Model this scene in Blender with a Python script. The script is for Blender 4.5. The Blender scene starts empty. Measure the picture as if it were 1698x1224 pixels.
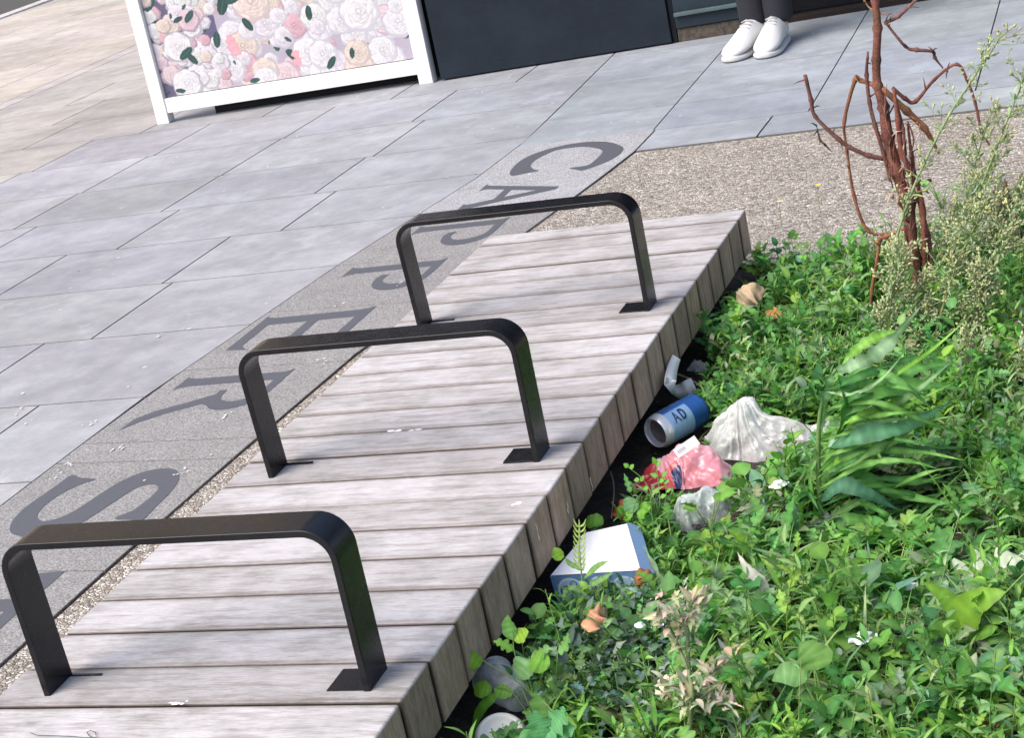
import bpy, bmesh, math, random
import numpy as np
from mathutils import Vector, Matrix, Euler, noise
random.seed(7); rng = np.random.default_rng(7)
S = bpy.context.scene
C = S.collection
R = math.radians

# ------------------------------------------------------------------ camera
cam = bpy.data.cameras.new('camera'); camo = bpy.data.objects.new('camera', cam); C.objects.link(camo)
camo.location = (0.973, -1.829, 1.198)
camo.rotation_euler = (1.245, 0.195, 0.320)
CAMROT = Euler((1.245, 0.195, 0.320)).to_matrix(); CAML = Vector(camo.location)
FPX = 3147.6
cam.sensor_fit = 'HORIZONTAL'; cam.sensor_width = 36.0; cam.lens = FPX / 1698 * 36.0
cam.clip_start = 0.05; cam.clip_end = 500
S.camera = camo
S.render.resolution_x = 1024; S.render.resolution_y = 739

# ------------------------------------------------------------------ light
TOSUN = Vector((-0.42, -0.50, 0.76)).normalized()
el = math.asin(TOSUN.z); az = math.atan2(TOSUN.x, TOSUN.y)
w = bpy.data.worlds.new("World"); S.world = w; w.use_nodes = True
nt = w.node_tree; bg = nt.nodes['Background']
sky = nt.nodes.new('ShaderNodeTexSky'); sky.sky_type = 'NISHITA'; sky.sun_disc = False
sky.sun_elevation = el; sky.sun_rotation = az; sky.dust_density = 4.0; sky.air_density = 1.0
nt.links.new(sky.outputs[0], bg.inputs[0]); bg.inputs[1].default_value = 0.15
sun = bpy.data.lights.new('sun', 'SUN'); suno = bpy.data.objects.new('sun', sun); C.objects.link(suno)
sun.energy = 1.6; sun.angle = R(42); sun.color = (1.0, 0.95, 0.88)
suno.rotation_euler = TOSUN.to_track_quat('Z', 'Y').to_euler()
S.view_settings.view_transform = 'Standard'; S.view_settings.look = 'None'
S.view_settings.exposure = 0.90; S.view_settings.gamma = 1.0

# ------------------------------------------------------------------ helpers
def at(px, py, z=None, y=None, x=None):
    """a point of the photograph (1698 px wide) brought onto a horizontal or upright plane of the place"""
    d = CAMROT @ Vector(((px - 849) / FPX, -(py - 612) / FPX, -1))
    if z is not None: t = (z - CAML.z) / d.z
    elif y is not None: t = (y - CAML.y) / d.y
    else: t = (x - CAML.x) / d.x
    return CAML + t * d

class MB:
    def __init__(s): s.v = []; s.f = []; s.c = []
    def add(s, vs, fs, col=(1, 1, 1)):
        o = len(s.v); s.v += [tuple(q) for q in vs]
        s.f += [tuple(i + o for i in q) for q in fs]
        if col and not isinstance(col[0], (int, float)): s.c += [tuple(k) for k in col]
        else: s.c += [tuple(col)] * len(vs)
    def box(s, x0, x1, y0, y1, z0, z1, col=(1, 1, 1)):
        s.add([(x0,y0,z0),(x1,y0,z0),(x1,y1,z0),(x0,y1,z0),(x0,y0,z1),(x1,y0,z1),(x1,y1,z1),(x0,y1,z1)],
              [(0,3,2,1),(4,5,6,7),(0,1,5,4),(1,2,6,5),(2,3,7,6),(3,0,4,7)], col)
    def tube(s, pts, r, n=6, col=(1, 1, 1), cap=True):
        pts = [Vector(p) for p in pts]
        if isinstance(r, (int, float)): r = [r] * len(pts)
        vs = []; prev = None
        for i, p in enumerate(pts):
            t = (pts[min(i+1, len(pts)-1)] - pts[max(i-1, 0)])
            if t.length < 1e-9: t = Vector((0, 0, 1))
            t.normalize()
            a = prev if prev is not None else (Vector((1, 0, 0)) if abs(t.x) < .8 else Vector((0, 1, 0)))
            b = t.cross(a).normalized(); a = b.cross(t).normalized(); prev = a
            for k in range(n):
                th = 2*math.pi*k/n
                vs.append(p + (a*math.cos(th) + b*math.sin(th)) * r[i])
        fs = []
        for i in range(len(pts)-1):
            for k in range(n):
                fs.append((i*n+k, i*n+(k+1) % n, (i+1)*n+(k+1) % n, (i+1)*n+k))
        if cap: fs.append(tuple(range(n))[::-1]); fs.append(tuple((len(pts)-1)*n+k for k in range(n)))
        s.add(vs, fs, col)
    def build(s, name, mat, parent=None, smooth=False):
        me = bpy.data.meshes.new(name); me.from_pydata(s.v, [], s.f)
        a = me.color_attributes.new('tint', 'FLOAT_COLOR', 'POINT')
        arr = np.ones((len(s.v), 4), dtype=np.float32)
        if s.c: arr[:, :3] = np.array(s.c, dtype=np.float32)
        a.data.foreach_set('color', arr.ravel())
        me.materials.append(mat)
        if smooth: me.polygons.foreach_set('use_smooth', [True]*len(me.polygons))
        me.update()
        o = bpy.data.objects.new(name, me); C.objects.link(o)
        if parent: o.parent = parent
        return o

def tag(o, label=None, cat=None, group=None, kind=None):
    if label: o['label'] = label
    if cat: o['category'] = cat
    if group: o['group'] = group
    if kind: o['kind'] = kind
    return o
def thing(name, label, cat, group=None):
    o = bpy.data.objects.new(name, None); C.objects.link(o); o.empty_display_size = .05
    return tag(o, label, cat, group)
def bevel(o, w, seg=2, ang=35):
    m = o.modifiers.new('b', 'BEVEL'); m.width = w; m.segments = seg; m.limit_method = 'ANGLE'; m.angle_limit = R(ang)
    return o

# ------------------------------------------------------------------ materials
def mat(name):
    m = bpy.data.materials.new(name); m.use_nodes = True
    t = m.node_tree; b = t.nodes['Principled BSDF']
    return m, t, b
def N(t, typ, **k):
    n = t.nodes.new(typ)
    for a, v in k.items(): setattr(n, a, v)
    return n
def mapped(t, scale=(1, 1, 1), coord='Object', rot=(0, 0, 0)):
    c = N(t, 'ShaderNodeTexCoord'); m = N(t, 'ShaderNodeMapping')
    m.inputs['Scale'].default_value = scale; m.inputs['Rotation'].default_value = rot
    t.links.new(c.outputs[coord], m.inputs[0]); return m.outputs[0]
def noi(t, vec, scale, det=4, rough=.6):
    n = N(t, 'ShaderNodeTexNoise'); n.inputs['Scale'].default_value = scale
    n.inputs['Detail'].default_value = det; n.inputs['Roughness'].default_value = rough
    if vec: t.links.new(vec, n.inputs['Vector'])
    return n.outputs[0]
def ramp(t, fac, stops):
    r = N(t, 'ShaderNodeValToRGB'); e = r.color_ramp.elements
    e[0].position = stops[0][0]; e[0].color = (*stops[0][1], 1)
    e[1].position = stops[-1][0]; e[1].color = (*stops[-1][1], 1)
    for p, c in stops[1:-1]:
        q = e.new(p); q.color = (*c, 1)
    t.links.new(fac, r.inputs[0]); return r.outputs[0]
def g(v): return (v, v, v)
def mix(t, a, b, fac, typ='MIX'):
    m = N(t, 'ShaderNodeMix', data_type='RGBA', blend_type=typ)
    for s, v in ((6, a), (7, b), (0, fac)):
        if hasattr(v, 'is_linked') or isinstance(v, bpy.types.NodeSocket): t.links.new(v, m.inputs[s])
        elif isinstance(v, (int, float)): m.inputs[s].default_value = v
        else: m.inputs[s].default_value = (*v, 1)
    return m.outputs[2]
def bump(t, b, h, strength=.4, dist=.002):
    n = N(t, 'ShaderNodeBump'); n.inputs['Strength'].default_value = strength; n.inputs['Distance'].default_value = dist
    t.links.new(h, n.inputs['Height']); t.links.new(n.outputs[0], b.inputs['Normal'])
def attr(t, name='tint'):
    a = N(t, 'ShaderNodeVertexColor'); a.layer_name = name; return a.outputs[0]
def simple(name, col, rough=.5, metal=0.0, spec=.5, nscale=None, namt=.15):
    m, t, b = mat(name)
    if nscale:
        n = noi(t, mapped(t), nscale)
        c = mix(t, col, tuple(v*(1-namt) for v in col), n); t.links.new(c, b.inputs['Base Color'])
        bump(t, b, n, .15, .001)
    else: b.inputs['Base Color'].default_value = (*col, 1)
    b.inputs['Roughness'].default_value = rough; b.inputs['Metallic'].default_value = metal
    b.inputs['Specular IOR Level'].default_value = spec
    return m

def m_slab():
    m, t, b = mat('paving_slab')
    v = mapped(t)
    big = noi(t, v, 1.6, 4, .6); mid = noi(t, v, 14, 5, .65); fine = noi(t, v, 420, 3, .7)
    c = mix(t, attr(t), ramp(t, big, [(.3, g(.76)), (.7, g(1.08))]), 1.0, 'MULTIPLY')
    c = mix(t, c, ramp(t, mid, [(.3, (.84, .85, .88)), (.65, (1.05, 1.04, 1.03))]), 1.0, 'MULTIPLY')
    c = mix(t, c, ramp(t, fine, [(.32, g(.78)), (.62, g(1.12))]), 1.0, 'MULTIPLY')
    st_ = noi(t, v, 3.1, 6, .72); c = mix(t, c, ramp(t, st_, [(.40, (1, 1, 1)), (.58, (.80, .79, .78)), (.66, (.98, .98, .98))]), 1.0, 'MULTIPLY')
    # old gum and lichen spots
    vo = N(t, 'ShaderNodeTexVoronoi'); vo.inputs['Scale'].default_value = 9; t.links.new(v, vo.inputs['Vector'])
    d = N(t, 'ShaderNodeMath', operation='ADD'); n2 = noi(t, v, 60, 3)
    mm = N(t, 'ShaderNodeMath', operation='MULTIPLY'); mm.inputs[1].default_value = .10
    t.links.new(n2, mm.inputs[0]); t.links.new(vo.outputs['Distance'], d.inputs[0]); t.links.new(mm.outputs[0], d.inputs[1])
    sp = ramp(t, d.outputs[0], [(.095, g(1)), (.12, g(0))])
    lt = N(t, 'ShaderNodeMath', operation='GREATER_THAN'); lt.inputs[1].default_value = .62
    sx = N(t, 'ShaderNodeSeparateColor'); t.links.new(vo.outputs['Color'], sx.inputs[0]); t.links.new(sx.outputs[0], lt.inputs[0])
    f = N(t, 'ShaderNodeMath', operation='MULTIPLY'); t.links.new(sp, f.inputs[0]); t.links.new(lt.outputs[0], f.inputs[1])
    f2 = N(t, 'ShaderNodeMath', operation='MULTIPLY'); f2.inputs[1].default_value = .4; t.links.new(f.outputs[0], f2.inputs[0])
    c = mix(t, c, (.66, .66, .66), f2.outputs[0])
    t.links.new(c, b.inputs['Base Color']); b.inputs['Roughness'].default_value = .75
    hh = mix(t, fine, mid, .4); bump(t, b, hh, .5, .0016)
    return m
def m_band():
    m, t, b = mat('granite_band')
    v = mapped(t)
    fine = noi(t, v, 230, 3, .75); fine2 = noi(t, v, 520, 2, .6); mid = noi(t, v, 12, 4)
    c = mix(t, attr(t), ramp(t, fine, [(.36, g(.50)), (.5, g(.92)), (.64, g(1.5))]), 1.0, 'MULTIPLY')
    c = mix(t, c, ramp(t, fine2, [(.3, g(.8)), (.7, g(1.15))]), 1.0, 'MULTIPLY')
    c = mix(t, c, ramp(t, mid, [(.3, g(.88)), (.7, g(1.06))]), 1.0, 'MULTIPLY')
    t.links.new(c, b.inputs['Base Color']); b.inputs['Roughness'].default_value = .8
    bump(t, b, fine, .6, .002); return m
def m_aggregate():
    m, t, b = mat('exposed_aggregate')
    v0 = mapped(t)
    # warp so the pebbles are irregular
    nz = N(t, 'ShaderNodeTexNoise'); nz.inputs['Scale'].default_value = 130; t.links.new(v0, nz.inputs['Vector'])
    v = mix(t, v0, nz.outputs['Color'], .004)
    vo = N(t, 'ShaderNodeTexVoronoi'); vo.inputs['Scale'].default_value = 140; t.links.new(v, vo.inputs['Vector'])
    ve = N(t, 'ShaderNodeTexVoronoi'); ve.feature = 'DISTANCE_TO_EDGE'; ve.inputs['Scale'].default_value = 140; t.links.new(v, ve.inputs['Vector'])
    sx = N(t, 'ShaderNodeSeparateColor'); t.links.new(vo.outputs['Color'], sx.inputs[0])
    c = ramp(t, sx.outputs[0], [(.0, (.20, .165, .135)), (.25, (.37, .32, .265)), (.5, (.47, .42, .36)), (.75, (.55, .50, .44)), (1, (.76, .72, .65))])
    e = ramp(t, ve.outputs['Distance'], [(.02, g(.42)), (.16, g(1))])
    c = mix(t, c, e, 1.0, 'MULTIPLY')
    big = noi(t, v0, 5, 4); c = mix(t, c, ramp(t, big, [(.3, g(.85)), (.7, g(1.08))]), 1.0, 'MULTIPLY')
    t.links.new(c, b.inputs['Base Color']); b.inputs['Roughness'].default_value = .7
    bump(t, b, ramp(t, ve.outputs['Distance'], [(0, g(0)), (.3, g(1))]), .9, .003); return m
def m_wood():
    m, t, b = mat('weathered_hardwood')
    oi = N(t, 'ShaderNodeObjectInfo'); co = N(t, 'ShaderNodeTexCoord')
    ge = N(t, 'ShaderNodeNewGeometry')
    off = N(t, 'ShaderNodeVectorMath', operation='SCALE'); off.inputs['Scale'].default_value = 37.0
    cmb = N(t, 'ShaderNodeCombineXYZ'); 
    for i in range(3): t.links.new(oi.outputs['Random'], cmb.inputs[i])
    t.links.new(cmb.outputs[0], off.inputs[0])
    ad = N(t, 'ShaderNodeVectorMath', operation='ADD'); t.links.new(co.outputs['Object'], ad.inputs[0]); t.links.new(off.outputs[0], ad.inputs[1])
    def pat(sc):
        mp = N(t, 'ShaderNodeMapping'); mp.inputs['Scale'].default_value = sc; t.links.new(ad.outputs[0], mp.inputs[0])
        grain = noi(t, mp.outputs[0], 6, 8, .72); 
        mp2 = N(t, 'ShaderNodeMapping'); mp2.inputs['Scale'].default_value = tuple(q*.45 for q in sc); t.links.new(ad.outputs[0], mp2.inputs[0])
        stain = noi(t, mp2.outputs[0], 4, 5, .6)
        return grain, stain
    g1, s1 = pat((6.5, 46, 46)); g2, s2 = pat((46, 46, 7))
    sn = N(t, 'ShaderNodeSeparateXYZ'); t.links.new(ge.outputs['True Normal'], sn.inputs[0])
    ab = N(t, 'ShaderNodeMath', operation='ABSOLUTE'); t.links.new(sn.outputs[2], ab.inputs[0])
    ng = N(t, 'ShaderNodeNewGeometry'); sn2 = N(t, 'ShaderNodeSeparateXYZ'); t.links.new(ng.outputs['Normal'], sn2.inputs[0])
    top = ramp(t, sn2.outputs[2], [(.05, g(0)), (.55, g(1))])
    abx = N(t, 'ShaderNodeMath', operation='ABSOLUTE'); t.links.new(sn2.outputs[1], abx.inputs[0]); gap_shade = ramp(t, abx.outputs[0], [(.55, g(0)), (.85, g(1))])
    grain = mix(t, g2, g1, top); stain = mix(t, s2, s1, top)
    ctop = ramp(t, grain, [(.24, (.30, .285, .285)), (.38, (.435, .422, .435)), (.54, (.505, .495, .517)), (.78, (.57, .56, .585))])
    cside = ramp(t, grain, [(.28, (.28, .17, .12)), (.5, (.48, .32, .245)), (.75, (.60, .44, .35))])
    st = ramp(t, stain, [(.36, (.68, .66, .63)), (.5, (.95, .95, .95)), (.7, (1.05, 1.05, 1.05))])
    cside = mix(t, cside, (.07, .055, .045), gap_shade)  # shade in the slat gaps painted into the colour of these faces
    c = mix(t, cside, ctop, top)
    c = mix(t, c, st, .85, 'MULTIPLY')
    # short dark flecks along the grain, and dirt gathered at the slat edges
    mpf = N(t, 'ShaderNodeMapping'); mpf.inputs['Scale'].default_value = (14, 190, 190); t.links.new(ad.outputs[0], mpf.inputs[0])
    fl = noi(t, mpf.outputs[0], 3.0, 6, .75)
    c = mix(t, c, mix(t, (1, 1, 1), ramp(t, fl, [(.30, (.50, .47, .46)), (.40, (.88, .87, .87)), (.55, (1.03, 1.03, 1.03))]), top), 1.0, 'MULTIPLY')
    so = N(t, 'ShaderNodeSeparateXYZ'); t.links.new(co.outputs['Object'], so.inputs[0])
    m1_ = N(t, 'ShaderNodeMath', operation='MULTIPLY_ADD'); m1_.inputs[1].default_value = 10.0; m1_.inputs[2].default_value = 20.5; t.links.new(so.outputs[1], m1_.inputs[0])
    fr_ = N(t, 'ShaderNodeMath', operation='FRACT'); t.links.new(m1_.outputs[0], fr_.inputs[0])
    sb_ = N(t, 'ShaderNodeMath', operation='SUBTRACT'); sb_.inputs[1].default_value = .5; t.links.new(fr_.outputs[0], sb_.inputs[0])
    ab_ = N(t, 'ShaderNodeMath', operation='ABSOLUTE'); t.links.new(sb_.outputs[0], ab_.inputs[0])
    nd = noi(t, ad.outputs[0], 45, 4, .7); ma_ = N(t, 'ShaderNodeMath', operation='MULTIPLY_ADD'); ma_.inputs[1].default_value = -.10; t.links.new(nd, ma_.inputs[0]); t.links.new(ab_.outputs[0], ma_.inputs[2])
    c = mix(t, c, ramp(t, ma_.outputs[0], [(-.0, (.66, .63, .61)), (.09, (1, 1, 1))]), 1.0, 'MULTIPLY')
    # grime patches
    gr = noi(t, ad.outputs[0], 9, 5, .65)
    c = mix(t, c, ramp(t, gr, [(.42, g(1)), (.60, (.78, .785, .76))]), 1.0, 'MULTIPLY')
    rv = ramp(t, oi.outputs['Random'], [(0, (.88, .865, .85)), (1, (1.07, 1.07, 1.08))])
    c = mix(t, c, rv, 1.0, 'MULTIPLY')
    c = mix(t, c, attr(t), 1.0, 'MULTIPLY')
    t.links.new(c, b.inputs['Base Color']); b.inputs['Roughness'].default_value = .72
    bump(t, b, grain, .45, .002); return m
def m_leaf(name='leaf', trans=.32, rough=.55):
    m, t, b = mat(name)
    c0 = attr(t); n = noi(t, mapped(t), 55, 3)
    c = mix(t, c0, ramp(t, n, [(.3, (.80, .84, .8)), (.7, (1.12, 1.1, 1.1))]), 1.0, 'MULTIPLY')
    t.links.new(c, b.inputs['Base Color']); b.inputs['Roughness'].default_value = rough
    b.inputs['Specular IOR Level'].default_value = .32
    tr = N(t, 'ShaderNodeBsdfTranslucent'); c2 = mix(t, c, (1.05, 1.2, .6), 1.0, 'MULTIPLY'); t.links.new(c2, tr.inputs[0])
    mx = N(t, 'ShaderNodeMixShader'); mx.inputs[0].default_value = trans
    t.links.new(b.outputs[0], mx.inputs[1]); t.links.new(tr.outputs[0], mx.inputs[2])
    t.links.new(mx.outputs[0], t.nodes['Material Output'].inputs[0])
    bump(t, b, noi(t, mapped(t), 320, 2), .25, .001)
    return m
def m_film(name, col, alpha, rough=.12):
    m, t, b = mat(name); b.inputs['Coat Weight'].default_value = .6; b.inputs['Coat Roughness'].default_value = .04
    b.inputs['Base Color'].default_value = (*col, 1); b.inputs['Roughness'].default_value = rough
    b.inputs['Specular IOR Level'].default_value = .8
    tr = N(t, 'ShaderNodeBsdfTransparent'); tl = N(t, 'ShaderNodeBsdfTranslucent'); tl.inputs[0].default_value = (*col, 1)
    m1 = N(t, 'ShaderNodeMixShader'); m1.inputs[0].default_value = .30
    t.links.new(b.outputs[0], m1.inputs[1]); t.links.new(tl.outputs[0], m1.inputs[2])
    lw = N(t, 'ShaderNodeLayerWeight'); lw.inputs['Blend'].default_value = .35
    mr = N(t, 'ShaderNodeMapRange'); mr.inputs['To Min'].default_value = alpha; mr.inputs['To Max'].default_value = .85
    t.links.new(lw.outputs['Facing'], mr.inputs[0])
    wr = noi(t, mapped(t), 75, 5, .75); wm = N(t, 'ShaderNodeMath', operation='MULTIPLY_ADD'); wm.inputs[1].default_value = .8; wm.inputs[2].default_value = -.36
    t.links.new(wr, wm.inputs[0]); wa_ = N(t, 'ShaderNodeMath', operation='ADD'); wa_.use_clamp = True; t.links.new(wm.outputs[0], wa_.inputs[0]); t.links.new(mr.outputs[0], wa_.inputs[1])
    mx = N(t, 'ShaderNodeMixShader'); t.links.new(wa_.outputs[0], mx.inputs[0])
    t.links.new(tr.outputs[0], mx.inputs[1]); t.links.new(m1.outputs[0], mx.inputs[2])
    t.links.new(mx.outputs[0], t.nodes['Material Output'].inputs[0])
    bump(t, b, noi(t, mapped(t), 110, 3, .6), .25, .002)
    return m
def m_tint(name, rough=.5, spec=.5, nscale=200, bumpd=.001, var=.1):
    m, t, b = mat(name)
    n = noi(t, mapped(t), nscale, 4)
    c = mix(t, attr(t), ramp(t, n, [(.3, g(1-var)), (.7, g(1+var))]), 1.0, 'MULTIPLY')
    t.links.new(c, b.inputs['Base Color']); b.inputs['Roughness'].default_value = rough
    b.inputs['Specular IOR Level'].default_value = spec
    bump(t, b, n, .3, bumpd); return m
def m_metal():
    m, t, b = mat('black_powder_coat')
    n = noi(t, mapped(t), 900, 2); n2 = noi(t, mapped(t), 25, 4)
    c = ramp(t, n2, [(.3, (.0045, .0045, .006)), (.75, (.009, .009, .0105))])
    ds = noi(t, mapped(t), 90, 5, .8); c = mix(t, c, (.10, .095, .09), ramp(t, ds, [(.79, g(0)), (.86, g(.5))]))
    t.links.new(c, b.inputs['Base Color'])
    r = ramp(t, n2, [(.3, g(.22)), (.7, g(.32))]); t.links.new(r, b.inputs['Roughness'])
    b.inputs['Specular IOR Level'].default_value = .34
    bump(t, b, n, .06, .0002); return m
def m_soil():
    m, t, b = mat('soil')
    v = mapped(t); n = noi(t, v, 60, 6, .7); n2 = noi(t, v, 9, 4)
    c = ramp(t, n, [(.3, (.022, .017, .013)), (.55, (.06, .045, .035)), (.8, (.15, .115, .085))])
    c = mix(t, c, ramp(t, n2, [(.3, g(.6)), (.7, g(1.2))]), 1.0, 'MULTIPLY')
    t.links.new(c, b.inputs['Base Color']); b.inputs['Roughness'].default_value = .95
    bump(t, b, n, 1.0, .01); return m
def m_wall():
    m, t, b = mat('navy_painted_timber')
    v = mapped(t); n = noi(t, v, 6, 5, .7); n2 = noi(t, mapped(t, (6, 6, 40)), 3, 4)
    c = mix(t, attr(t), ramp(t, n, [(.3, g(.75)), (.7, g(1.25))]), 1.0, 'MULTIPLY')
    sc = noi(t, v, 70, 4, .8); c = mix(t, c, (.12, .14, .15), ramp(t, sc, [(.72, g(0)), (.80, g(1))]))
    t.links.new(c, b.inputs['Base Color']); b.inputs['Roughness'].default_value = .55; b.inputs['Specular IOR Level'].default_value = .18
    bump(t, b, n2, .2, .003); return m

SLAB, BAND, AGG, WOOD, METAL, SOIL, WALL = m_slab(), m_band(), m_aggregate(), m_wood(), m_metal(), m_soil(), m_wall()
LEAF = m_leaf(); LEAFM = m_leaf('leaf_matt', .2, .65)
BARK = m_tint('dead_stem_bark', .85, .15, 260, .004, .45)
DRY = m_tint('dry_leaf', .8, .2, 90, .001, .2)
PAPER = m_tint('printed_card', .55, .4, 150, .0006, .05)
LETTER = m_tint('letter_inlay', .7, .4, 260, .0006, .12)
JOINT = simple('joint_grit', (.07, .068, .065), .95, nscale=150, namt=.5)

# ------------------------------------------------------------------ ground
def sheet(name, x0, x1, y0, y1, z, m, col=(1, 1, 1)):
    b = MB(); b.add([(x0,y0,z),(x1,y0,z),(x1,y1,z),(x0,y1,z)], [(0,1,2,3)], col); o = b.build(name, m); tag(o, kind='structure'); return o
# everything lies on one great sheet with the bed cut out of it: soil dips below it there
BX0, BX1, BY0, BY1 = -0.02, 1.7, -1.6, 2.10
b = MB(); z = -.016; far = 150
for (x0, x1, y0, y1) in [(-far, -.58, -far, far), (-.58, far, BY1, far), (-.58, far, -far, BY0), (BX1, far, BY0, BY1)]:
    b.add([(x0,y0,z),(x1,y0,z),(x1,y1,z),(x0,y1,z)], [(0,1,2,3)])
tag(b.build('ground', JOINT), kind='structure')

def slabpoly(b, poly, col, z=0.0, h=.014, gap=.0024, bev=.0007):
    """one slab: inset outline with a small arris"""
    n = len(poly); P = [Vector((p[0], p[1], 0)) for p in poly]
    A = sum(P[i].x*P[(i+1) % n].y - P[(i+1) % n].x*P[i].y for i in range(n))
    if A < 0: P = P[::-1]
    def inset(d):
        out = []
        for i in range(n):
            a, c, e = P[i-1], P[i], P[(i+1) % n]
            d1 = (c-a).normalized(); d2 = (e-c).normalized()
            n1 = Vector((-d1.y, d1.x, 0)); n2 = Vector((-d2.y, d2.x, 0))
            k = n1+n2; k = k/max(.3, k.dot(n1)*1.0) if k.length > 1e-6 else n1
            out.append(c + k*d)
        return out
    o1, o2 = inset(gap), inset(gap+bev)
    vs = [(p.x, p.y, z-h) for p in o1] + [(p.x, p.y, z-bev*.7) for p in o1] + [(p.x, p.y, z) for p in o2]
    fs = [tuple(2*n+i for i in range(n))]
    for i in range(n):
        j = (i+1) % n
        fs += [(i, j, n+j, n+i), (n+i, n+j, 2*n+j, 2*n+i)]
    jc = (.15, .147, .142)
    b.add(vs, fs, [jc]*(2*n)+[col]*n)

def bandL(y):   # left edge of the lettered band
    pts = [(-3, -1.30), (.9, -1.262), (1.55, -1.248), (2.4, -1.170), (3.2, -1.055), (3.6, -1.036), (4.0, -1.055), (5.3, -1.125)]
    for (a, xa), (c, xc) in zip(pts, pts[1:]):
        if a <= y <= c: return xa + (xc-xa)*(y-a)/(c-a)
    return pts[-1][1] if y > 0 else pts[0][1]
def bandR(y):
    pts = [(-3, -.86), (.35, -.852), (1.0, -.842), (1.25, -.832), (1.7, -.812), (3.03, -.627), (3.3, -.598), (9, -.598)]
    for (a, xa), (c, xc) in zip(pts, pts[1:]):
        if a <= y <= c: return xa + (xc-xa)*(y-a)/(c-a)
    return pts[0][1]
def slabcol(x, y):
    base = np.array([.37, .375, .405])
    if x < -3.3: base = np.array([.44, .418, .405])
    if x < -4.4: base = np.array([.52, .475, .435])
    k_ = min(1, max(0, (x+3.2)/2.4))*min(1, max(0, (y-1.6)/2.2)); base = base*np.array([1.0, .995, .97]); base = base*(1-k_)+np.array([.325, .362, .405])*k_ if x > -3.3 else base
    return tuple(base * random.uniform(.93, 1.07) * np.array([1, random.uniform(.985, 1.015), random.uniform(.98, 1.03)]))
b = MB()
rows = [-2.95, -2.5, -2.05, -1.6, -1.15, -.70, -.25, .20, .645, 1.09, 1.535, 1.990, 2.425, 2.845, 3.25, 3.67, 4.15, 4.62, 5.08, 5.54, 6.0, 6.46, 6.92, 7.38, 7.84, 8.3, 8.76, 9.22, 9.68, 10.14, 10.6, 11.06, 11.5]
known = {1.535: -1.79, 1.990: -1.655, 2.425: -1.69, 2.845: -1.53, 3.25: -1.605, 3.67: -1.58, 4.15: -2.13, 4.62: -1.9}
for r_, (y0, y1) in enumerate(zip(rows, rows[1:])):
    xj = known.get(y0, -1.75 + .27*((r_ * 7) % 3 - 1))
    xs = [xj]
    pitch = .545
    while xs[-1] > -4.36: xs.append(xs[-1]-pitch*random.uniform(.97, 1.03))
    xs = [x for x in xs if x > -4.15] + [-4.345]
    xs = xs[::-1]
    for a, c in zip(xs, xs[1:]):
        slabpoly(b, [(a, y0), (c, y0), (c, y1), (a, y1)], slabcol(a, y0))
    # last slab runs to the band
    if y0 < 4.8:
        mids = [q for q in (3.2, 3.6) if y0 < q < y1]
        right = [(bandL(y0), y0)] + [(bandL(q), q) for q in mids] + [(bandL(y1), y1)]
        a = xs[-1]
        if bandL(y0)-a > .75:
            slabpoly(b, [(a, y0), (a+.5, y0), (a+.5, y1), (a, y1)], slabcol(a, y0)); a += .5
        slabpoly(b, [(a, y0)] + right + [(a, y1)], slabcol(a, y0))
# slabs before the shop front
cols = [None, -.605, -.135, .34, .81, 1.28, 1.75, 2.22, 2.7]
ys = [3.545, 3.88, 4.36, 4.86, 5.4]
for i, (y0, y1) in enumerate(zip(ys, ys[1:])):
    for k in range(len(cols)-1):
        a = bandL(y0) if cols[k] is None else cols[k]-.04*(y0-3.545)/1.3; c = cols[k+1]-.04*(y0-3.545)/1.3
        a1 = bandL(y1) if cols[k] is None else cols[k]-.04*(y1-3.545)/1.3; c1 = cols[k+1]-.04*(y1-3.545)/1.3
        slabpoly(b, [(a, y0), (c, y0), (c1, y1), (a1, y1)], slabcol(a, y0), gap=.0018)
# narrow border course
xb = [-.598, -.24, .12, .5, .88, 1.26, 1.64, 2.02]
for a, c in zip(xb, xb[1:]): slabpoly(b, [(a, 3.305), (c, 3.305), (c, 3.545), (a, 3.545)], tuple(v*1.02 for v in slabcol(-1, 3.3)))
# pale flush kerb strip and the warmer pavement beyond
y = -3
while y < 11.5:
    slabpoly(b, [(-4.455, y), (-4.345, y), (-4.345, y+.9), (-4.455, y+.9)], (.52, .48, .47)); y += .9
r_ = 0; y = -2.0
while y < 12:
    x = -4.455; off = .3*(r_ % 2)
    xs = [-4.455, -4.455-.35-off*.8]
    while xs[-1] > -6.5: xs.append(xs[-1]-.6)
    xs.append(-6.9)
    for a, c in zip(xs, xs[1:]):
        if a-c > .05: slabpoly(b, [(c, y), (a, y), (a, y+.6), (c, y+.6)], slabcol(-5, y), gap=.002)
    y += .6; r_ += 1
tag(b.build('pavement', SLAB), kind='structure')
# lettered band
b = MB()
bj = [-2.6, -2.2, -1.8, -1.4, -1.0, -.6, -.2, .26, .70, 1.175, 1.275, 1.69, 2.07, 2.42, 2.78, 3.08, 3.545]
for y0, y1 in zip(bj, bj[1:]):
    mids = [q for q in (1.7, 3.03, 3.2, 3.3) if y0 < q < y1]
    poly = [(bandL(y0), y0), (bandR(y0), y0-.03 if y0 < 3 else y0)] + [(bandR(q), q) for q in mids] + [(bandR(y1), y1-.03 if y1 < 3 else y1)] + [(bandL(y1), y1)] + [(bandL(q), q) for q in mids[::-1]]
    v_ = random.uniform(.95, 1.05); slabpoly(b, poly, (.25*v_, .243*v_, .24*v_) if y0 < 2.7 else (.35*v_, .35*v_, .365*v_), z=.001, gap=.0016, bev=.0012)
tag(b.build('lettered_band', BAND), kind='structure')
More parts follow.
